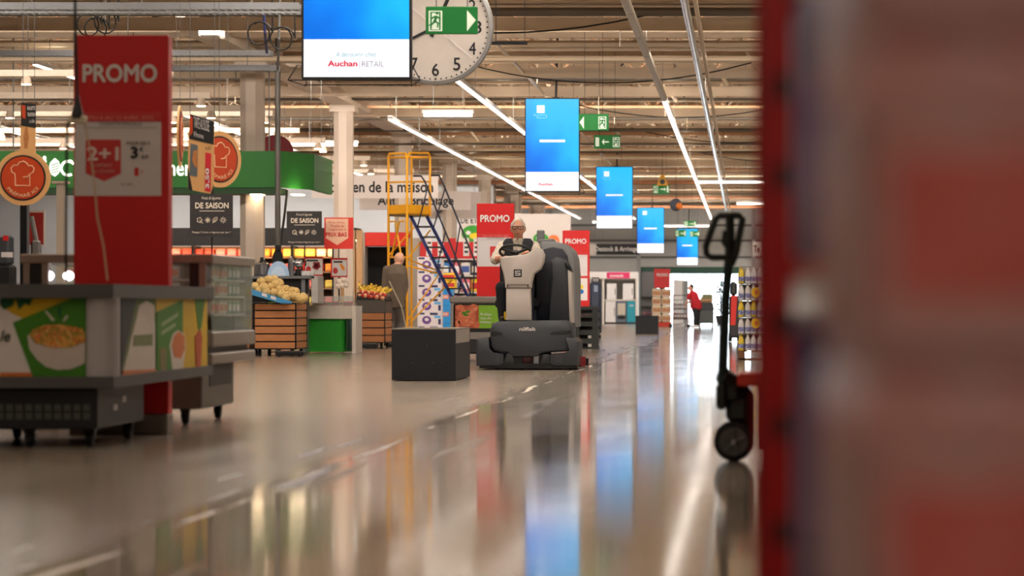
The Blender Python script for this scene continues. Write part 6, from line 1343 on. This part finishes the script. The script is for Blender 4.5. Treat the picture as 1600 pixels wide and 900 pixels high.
for r_,z in enumerate((.28,.63)):
    for c_ in range(4): used_dup(gr,ST,(xa+.1+c_*.12,Ym+.15,z+.001),0,'dark red jar pack on the far rack, %s shelf, place %s'%(('lower','upper')[r_],('one','two','three','four')[c_]))
box_thing('fridge','white upright fridge standing against the daylight of the entrance','fridge',1051,437,1068,464,108,.6,APW,True,1.0) if False else None
t=thing('fridge','tall white fridge standing against the daylight of the entrance','fridge',(PX(1060,112),112,0)); MB().cbox(PX(1052,112),PX(1068,112),112,112.6,0,PZ(437,112),.03).build('casing',APW,t); MB().box(PX(1066.5,112),PX(1067.5,112),111.98,112,1.0,1.7).build('handle',GREYM,t); MB().box(PX(1068,112),PX(1075,112),112.1,112.5,0,PZ(438,112)).build('side_rail',mat('rail_grey2',(140,146,150),.4),t)
Yv=104.; t=thing('vegetable_stand','dark vegetable stand behind the far shopper','stand',(PX(1103,Yv),Yv,0)); MB().cbox(PX(1091,Yv),PX(1115,Yv),Yv,Yv+.8,.10,PZ(484,Yv),.02).build('body',mat('stand_slate',(84,92,94),.5),t); MB().prism([(PX(1090,Yv),PZ(484,Yv)),(PX(1116,Yv),PZ(484,Yv)),(PX(1114,Yv),PZ(473,Yv)),(PX(1093,Yv),PZ(473,Yv))],'y',Yv-.02,Yv+.8).build('tray',DKGREY,t)
for x in (1093,1113): MB().box(PX(x,Yv)-.03,PX(x,Yv)+.03,Yv+.05,Yv+.75,0,.10).build('foot',DKGREY,t)
vm=MB().lathe([(.002,-.07),(.05,-.06),(.085,-.01),(.07,.05),(.03,.08),(.002,.085)],(0,0,0),12).mesh('cabbage',smooth=60); vm.materials.append(mat('veg_olive',(130,136,96),.6,var=.25,scale=12)); vm2=vm.copy(); vm2.materials.clear(); vm2.materials.append(mat('veg_tan',(190,150,110),.6,var=.2,scale=12))
for i in range(18):
    u=(i+.5)/18; r_=i%3; o=link('cabbage',vm if i%3 else vm2); zt=PZ(473,Yv)+.06+.09*r_; o.location=(PX(1095+u*18*(1-.15*r_)+r_*1.5,Yv),Yv+.1+.2*r_,zt+.0); tag(o,('green' if i%3 else 'tan')+' cabbage heaped on the far vegetable stand, %s from the left'%nth(i),'cabbage','green cabbages on the far stand' if i%3 else 'tan cabbages on the far stand')
# shrub by the entrance
Yp=116.; t=thing('potted_shrub','dark leafy shrub in a pot beside the entrance daylight','shrub',(PX(1126,Yp),Yp,0)); MB().lathe([(.18,0),(.25,.35),(.22,.36),(.2,.33)],(PX(1127,Yp),Yp,0),16).build('pot',DKGREY,t,40); MB().cyl((PX(1127,Yp),Yp,.3),(PX(1127,Yp),Yp,1.2),.03,n=6).build('stem',mat('bark',(60,50,40),.9),t)
lm=MB()
for i in range(420):
    a=random.uniform(0,6.28); h_=random.random(); r_=(.42-.22*h_)*math.sqrt(random.random()); c_=Vector((PX(1127,Yp)+r_*math.cos(a),Yp+r_*math.sin(a),.4+h_*1.35)); d=Vector((random.uniform(-1,1),random.uniform(-1,1),random.uniform(-.3,1))).normalized()*.07; s_=d.orthogonal().normalized()*.03; n=d.cross(s_).normalized()*.004
    lm.add([c_-d,c_+s_,c_+d,c_-s_,c_+n],[(0,1,4),(1,2,4),(2,3,4),(3,0,4),(0,3,2,1)])
o=lm.build('foliage',mat('dark_leaf',(34,56,46),.6,var=.2),t); o['kind']='stuff'
# entrance left: dim porch shelves
Yx=121.; t=thing('magazine_rack','dark rack with packets in the glazed porch left of the goods tower','rack',(PX(1012,Yx),Yx,0)); xa,xb=PX(1002,Yx),PX(1026,Yx)
MB().box(xa,xb,Yx+.4,Yx+.44,0,2.2).build('back_panel',mat('rack_dark',(110,108,110),.5),t)
for z in (.3,.7,1.1): MB().box(xa,xb,Yx,Yx+.4,z,z+.03).build('shelf',BLACKM,t)
for k in range(4): MB().ell((xa+.1+k*.12,Yx+.15,.42),.05,.05,.09,8,6).build('packet',mat('packet_rose',(150,96,110),.5),t,60)
# red and black stacker truck
Yz=60.; t=thing('stacker_truck','dark stacker truck with a red panel parked behind the pallet truck handle','stacker truck',(PX(1148,Yz),Yz,0)); MB().cbox(PX(1139,Yz),PX(1156,Yz),Yz,Yz+.8,.08,PZ(462,Yz),.04).build('body',mat('truck_dark',(36,34,38),.5),t); pp(t,'red_panel',[(1142,462),(1152,462),(1149,508),(1141,508)],Yz,mat('truck_red',(196,40,32),.4),.02); MB().cbox(PX(1140,Yz),PX(1152,Yz),Yz+.2,Yz+.6,PZ(462,Yz),PZ(440,Yz),.05).build('mast_head',mat('truck_dark2',(40,46,46),.5),t)
for x in (1141,1154): MB().lathe([(.01,-.04),(.09,-.04),(.09,.04),(.01,.04)],(PX(x,Yz),Yz+.12,.09),14,'x').build('wheel',RUB,t)
MB().box(PX(1140,Yz),PX(1143,Yz),Yz+.8,Yz+1.9,.05,.1).box(PX(1151,Yz),PX(1154,Yz),Yz+.8,Yz+1.9,.05,.1).build('fork',BLACKM,t)
# ================================================================ pallet of yellow-capped bottles
Yy=40.3; ky=F/Yy; x0=PX(1153,Yy); t=thing('bottle_pallet','wooden pallet under the stacked detergent bottles at the right','pallet',(x0+.4,Yy,0))
for i in range(5): MB().box(x0+i*.2-.0,x0+i*.2+.13,Yy,Yy+.6,.11,.13).build('deck_plank',mat('pallet_wood',(120,84,60),.7),t)
MB().box(x0,x0+.92,Yy,Yy+.1,0,.018).build('base_plank',MATS['pallet_wood'],t)
for x in (x0,x0+.4,x0+.82): MB().box(x,x+.10,Yy,Yy+.6,.0,.11).build('block',MATS['pallet_wood'],t)
bt=thing('detergent_bottle','white detergent bottle','bottle',(0,0,0),'stacked detergent bottles'); 
MB().lathe([(.036,0),(.042,.008),(.042,.12),(.036,.16),(.022,.19),(.016,.20)],(0,0,0),14,ell=(1,.8)).build('flask',mat('bottle_white',(224,222,224),.35),bt,50); MB().lathe([(.0428,.03),(.0428,.095)],(0,0,0),14,ell=(1,.8)).build('blue_label',ramp_mat('bottle_label',[(0,(224,222,226)),(.45,(70,80,170)),(.62,(210,214,226)),(1,(110,110,170))],'noise',60,.4),bt,50); MB().lathe([(.018,.198),(.02,.20),(.018,.225),(.012,.228)],(0,0,0),12).build('cap',mat('cap_white',(226,226,226),.35),bt,50)
bt2=thing('detergent_bottle','yellow-backed detergent bottle','bottle',(0,0,0),'stacked yellow detergent bottles')
MB().lathe([(.036,0),(.042,.008),(.042,.12),(.036,.16),(.022,.19),(.016,.20)],(0,0,0),14,ell=(1,.8)).build('flask',mat('bottle_yellow',(232,206,60),.35),bt2,50); MB().lathe([(.0428,.03),(.0428,.095)],(0,0,0),14,ell=(1,.8)).build('blue_label',MATS['bottle_label'],bt2,50); MB().lathe([(.018,.198),(.02,.20),(.018,.225),(.012,.228)],(0,0,0),12).build('cap',mat('cap_yellow',(236,190,20),.35),bt2,50)
tn=('bottom','second','third','fourth','top')
for r_ in range(5):
    zb=.13+r_*.238
    for c_ in range(6):
        for d_ in range(2):
            yel=(c_==0 and r_%2==0) or (c_==2 and r_==2) 
            o=used_dup(bt2 if yel else bt,ST,(x0+.045+c_*.088+(.006 if c_%2 else 0),Yy+.05+d_*.08,zb),0,('yellow' if yel else 'white')+' detergent bottle, %s layer of the bottle pallet, %s row, %s from the left'%(tn[r_],('front','back')[d_],nth(c_)))
    if r_<4: tag(MB().box(x0,x0+.55,Yy+.0,Yy+.6,zb+.229,zb+.237).build('layer_sheet',mat('sheet_board',(150,150,156),.6),None),'thin board between bottle layers, above the %s layer'%tn[r_],'board','layer boards of the bottle pallet')
    tag(MB().cbox(x0+.01,x0+.54,Yy+.2,Yy+.58,zb,zb+.225,.01).build('bottle_carton',mat('carton_grey',(170,166,166),.6),None),'carton behind the %s layer of bottles on the bottle pallet'%tn[r_],'carton','cartons on the bottle pallet')
for px_,py in ((1181,457),(1181,505)):
    t=thing('yellow_tag','round yellow offer tag on the bottle pallet, %s'%('upper' if py<480 else 'lower'),'tag',P(px_,py,Yy-.02)); pe(t,'disc',px_,py,7,8,Yy-.02,mat('tag_yellow',(244,200,20),.5),.01,20); pe(t,'print',px_+1,py,3,4,Yy-.03,ORNG,.003,12)
# ================================================================ pallet truck
Yj=14.0
def j(px,py,dy=0.): return Vector((PX(px,Yj+dy),Yj+dy,PZ(py,Yj+dy)))
t=thing('pallet_truck','black hand pallet truck with a loop handle, beside the red shelf','pallet truck',(PX(1146,Yj),Yj,0)); JB=mat('jack_black',(16,24,22),.45)
MB().tube([j(1140,416),j(1135,402),j(1112,402),j(1104,397),j(1103,385),j(1118,342),j(1124,337),j(1156,337),j(1160,342),j(1158,352),j(1150,396),j(1142,414)],.018,8).build('handle_loop',JB,t,60)
MB().tube([j(1140,338),j(1141,370),j(1139,405)],.022,8).build('grip_lever_guard',JB,t,40); MB().tube([j(1132,360),j(1130,378),j(1138,392)],.010,6).build('release_lever',JB,t,40)
MB().tube([j(1139,405),j(1134,470),j(1130,560),j(1128,612)],.024,10).build('shaft',mat('shaft_green_black',(10,30,26),.4),t,40)
MB().cbox(PX(1119,Yj),PX(1136,Yj),Yj-.04,Yj+.04,PZ(640,Yj),PZ(600,Yj),.015).build('tiller_bracket',JB,t); MB().tube([j(1128,585),j(1150,600,.05),j(1152,640,.05)],.045,10).build('pump_arm',JB,t,40)
MB().lathe([(.05,.10),(.06,.12),(.06,.33),(.04,.36),(.03,.40)],(PX(1158,Yj),Yj+.08,0),16).build('hydraulic_pump',JB,t,40)
MB().lathe([(.03,-.03),(.085,-.03),(.097,-.02),(.097,.02),(.085,.03),(.03,.03)],j(1146,690)-Vector((0,0,0)),28,'y').build('steer_wheel',RUB,t,40); wh=t.children[-1]
for v in (wh,): 
    c_=j(1146,690); sp=MB()
    for k in range(5): a=2*math.pi*k/5+.3; sp.tube([c_+Vector((0,-.032,0)),c_+Vector((.06*math.cos(a),-.032,.06*math.sin(a)))],.012,6)
    sp.lathe([(.02,-.036),(.02,-.02)],c_,12,'y'); sp.lathe([(.062,-.033),(.07,-.033),(.07,-.02),(.062,-.02)],c_,24,'y'); sp.build('hub_spokes',mat('hub_grey',(84,84,86),.4,.4),wh,40)
MB().lathe([(.03,-.03),(.085,-.03),(.097,-.02),(.097,.02),(.085,.03),(.03,.03)],j(1146,690)+Vector((.0,.16,0)),28,'y').build('steer_wheel',RUB,t,40)
MB().box(PX(1143,Yj),PX(1149,Yj),Yj-.05,Yj+.2,.085,.11).build('axle',STEEL,t); MB().cbox(PX(1134,Yj),PX(1172,Yj),Yj-.02,Yj+.18,PZ(662,Yj),PZ(622,Yj),.03).build('pump_housing',JB,t); MB().cbox(PX(1126,Yj),PX(1160,Yj),Yj-.01,Yj+.17,PZ(632,Yj),PZ(596,Yj),.03).build('pump_block',JB,t)
MB().cbox(PX(1152,Yj),PX(1152,Yj)+.22,Yj-.18,Yj+.34,PZ(602,Yj),PZ(582,Yj),.01).build('red_yoke',mat('jack_red',(196,50,36),.45),t); MB().box(PX(1152,Yj)+.10,PX(1152,Yj)+1.3,Yj-.18,Yj-.02,.07,.12).build('fork',mat('jack_red',(196,50,36),.45),t); MB().box(PX(1152,Yj)+.10,PX(1152,Yj)+1.3,Yj+.2,Yj+.36,.07,.12).build('fork',MATS['jack_red'],t); MB().box(PX(1152,Yj)+.10,PX(1152,Yj)+.18,Yj-.18,Yj+.36,.07,PZ(602,Yj)+.01).build('fork_carriage',MATS['jack_red'],t)
# ================================================================ red shelving close to the camera
SR=mat('shelf_red',(176,14,20),.45); Yr=3.2; kr=F/Yr
t=thing('red_shelving','red shelf upright and shelves close to the camera at the right','shelving',(.5,Yr,0)); xl=PX(1186,Yr)
MB().box(xl,xl+.038,Yr,Yr+.05,0,2.2).build('upright',SR,t); up_=t.children[-1]; MB().box(xl,xl+.038,Yr+1.2,Yr+1.25,0,2.2).build('upright',SR,t); MB().box(xl+.95,xl+.99,Yr,Yr+1.25,0,2.2).build('back_panel',SR,t)
for z in (.08,.40,.7975,1.15,1.55): 
    MB().box(xl+.01,xl+.95,Yr+.05,Yr+1.2,z,z+.025).build('shelf',SR,t); MB().box(xl+.038,xl+.085,Yr-.004,Yr,z-.012,z+.004).build('price_rail',mat('rail_white',(206,206,204),.4),t)
for z in (.50,.62,.735,.9,1.0): MB().box(xl+.018,xl+.034,Yr-.004,Yr,z,z+.03).build('slot',BLACK,up_)
PUR=mat('pack_purple',(56,26,104),.4); PNK=mat('pack_pale_pink',(150,112,134),.4)
for k,z in enumerate((.425,.822)):
    for i in range(2):
        o=pack_proto('purple_pack','tall purple pack with a yellow seal on the %s red shelf, %s'%(('lower','upper')[k],('front','back')[i]),'pack','purple packs on the red shelving',.046,.30,.33 if k==0 else .30,PUR,mat('purple_light',(96,56,130),.4)); o.location=(xl+.066,Yr+.22+i*.4,z+.002)
        MB().box(-.018,.018,-.156,-.150,.18,.205).build('yellow_seal',mat('seal_yellow',(190,150,50),.4),o)
        o2=pack_proto('pink_pack','pale pink pack beside the purple one on the %s red shelf, %s'%(('lower','upper')[k],('front','back')[i]),'pack','pink packs on the red shelving',.10,.30,.28,PNK,REDL); o2.location=(xl+.145,Yr+.22+i*.4,z+.002)
# shrink-wrapped red multipacks on a pallet beside the camera
Yk=1.25; xl=PX(1318,Yk)
t=thing('front_pallet','wooden pallet under the red multipacks beside the camera','pallet',(xl+.4,Yk+.4,0))
for i in range(6): MB().box(xl+i*.14,xl+i*.14+.10,Yk,Yk+.8,.12,.14).build('deck_plank',WOOD,t)
for x in (xl,xl+.35,xl+.7): MB().box(x,x+.1,Yk,Yk+.8,0,.12).build('block',WOOD,t)
MPK=ramp_mat('multipack_film',[(0,(160,40,42)),(.36,(186,84,78)),(.46,(190,160,158)),(.56,(180,92,78)),(.66,(150,40,42)),(1,(150,150,170))],'noise',7,.35,(1,1,.45)); MPL=ramp_mat('multipack_print',[(0,(216,190,184)),(.45,(196,96,88)),(1,(150,44,46))],'noise',9,.35,(1,1,.5))
mp0=thing('multipack','red shrink-wrapped multipack','multipack',(0,0,0),'red multipacks beside the camera'); MB().cbox(0,.36,0,.26,0,.148,.012).build('wrapped_carton',MPK,mp0); MB().box(.02,.34,-.002,0,.03,.10).build('front_print',MPL,mp0); MB().box(.0,.36,-.0025,0,.118,.136).build('pale_band',mat('band_pale',(186,132,128),.4),mp0)
lv=('lowest','second','third','fourth','fifth','sixth','seventh','eighth')
for r_ in range(8):
    for c_ in range(2):
        for d_ in range(2):
            used_dup(mp0,ST,(xl+c_*.37,Yk+.02+d_*.28,.14+r_*.15),0,'red shrink-wrapped multipack, %s layer, %s %s stack beside the camera'%(lv[r_],('front','back')[d_],('left','right')[c_]))
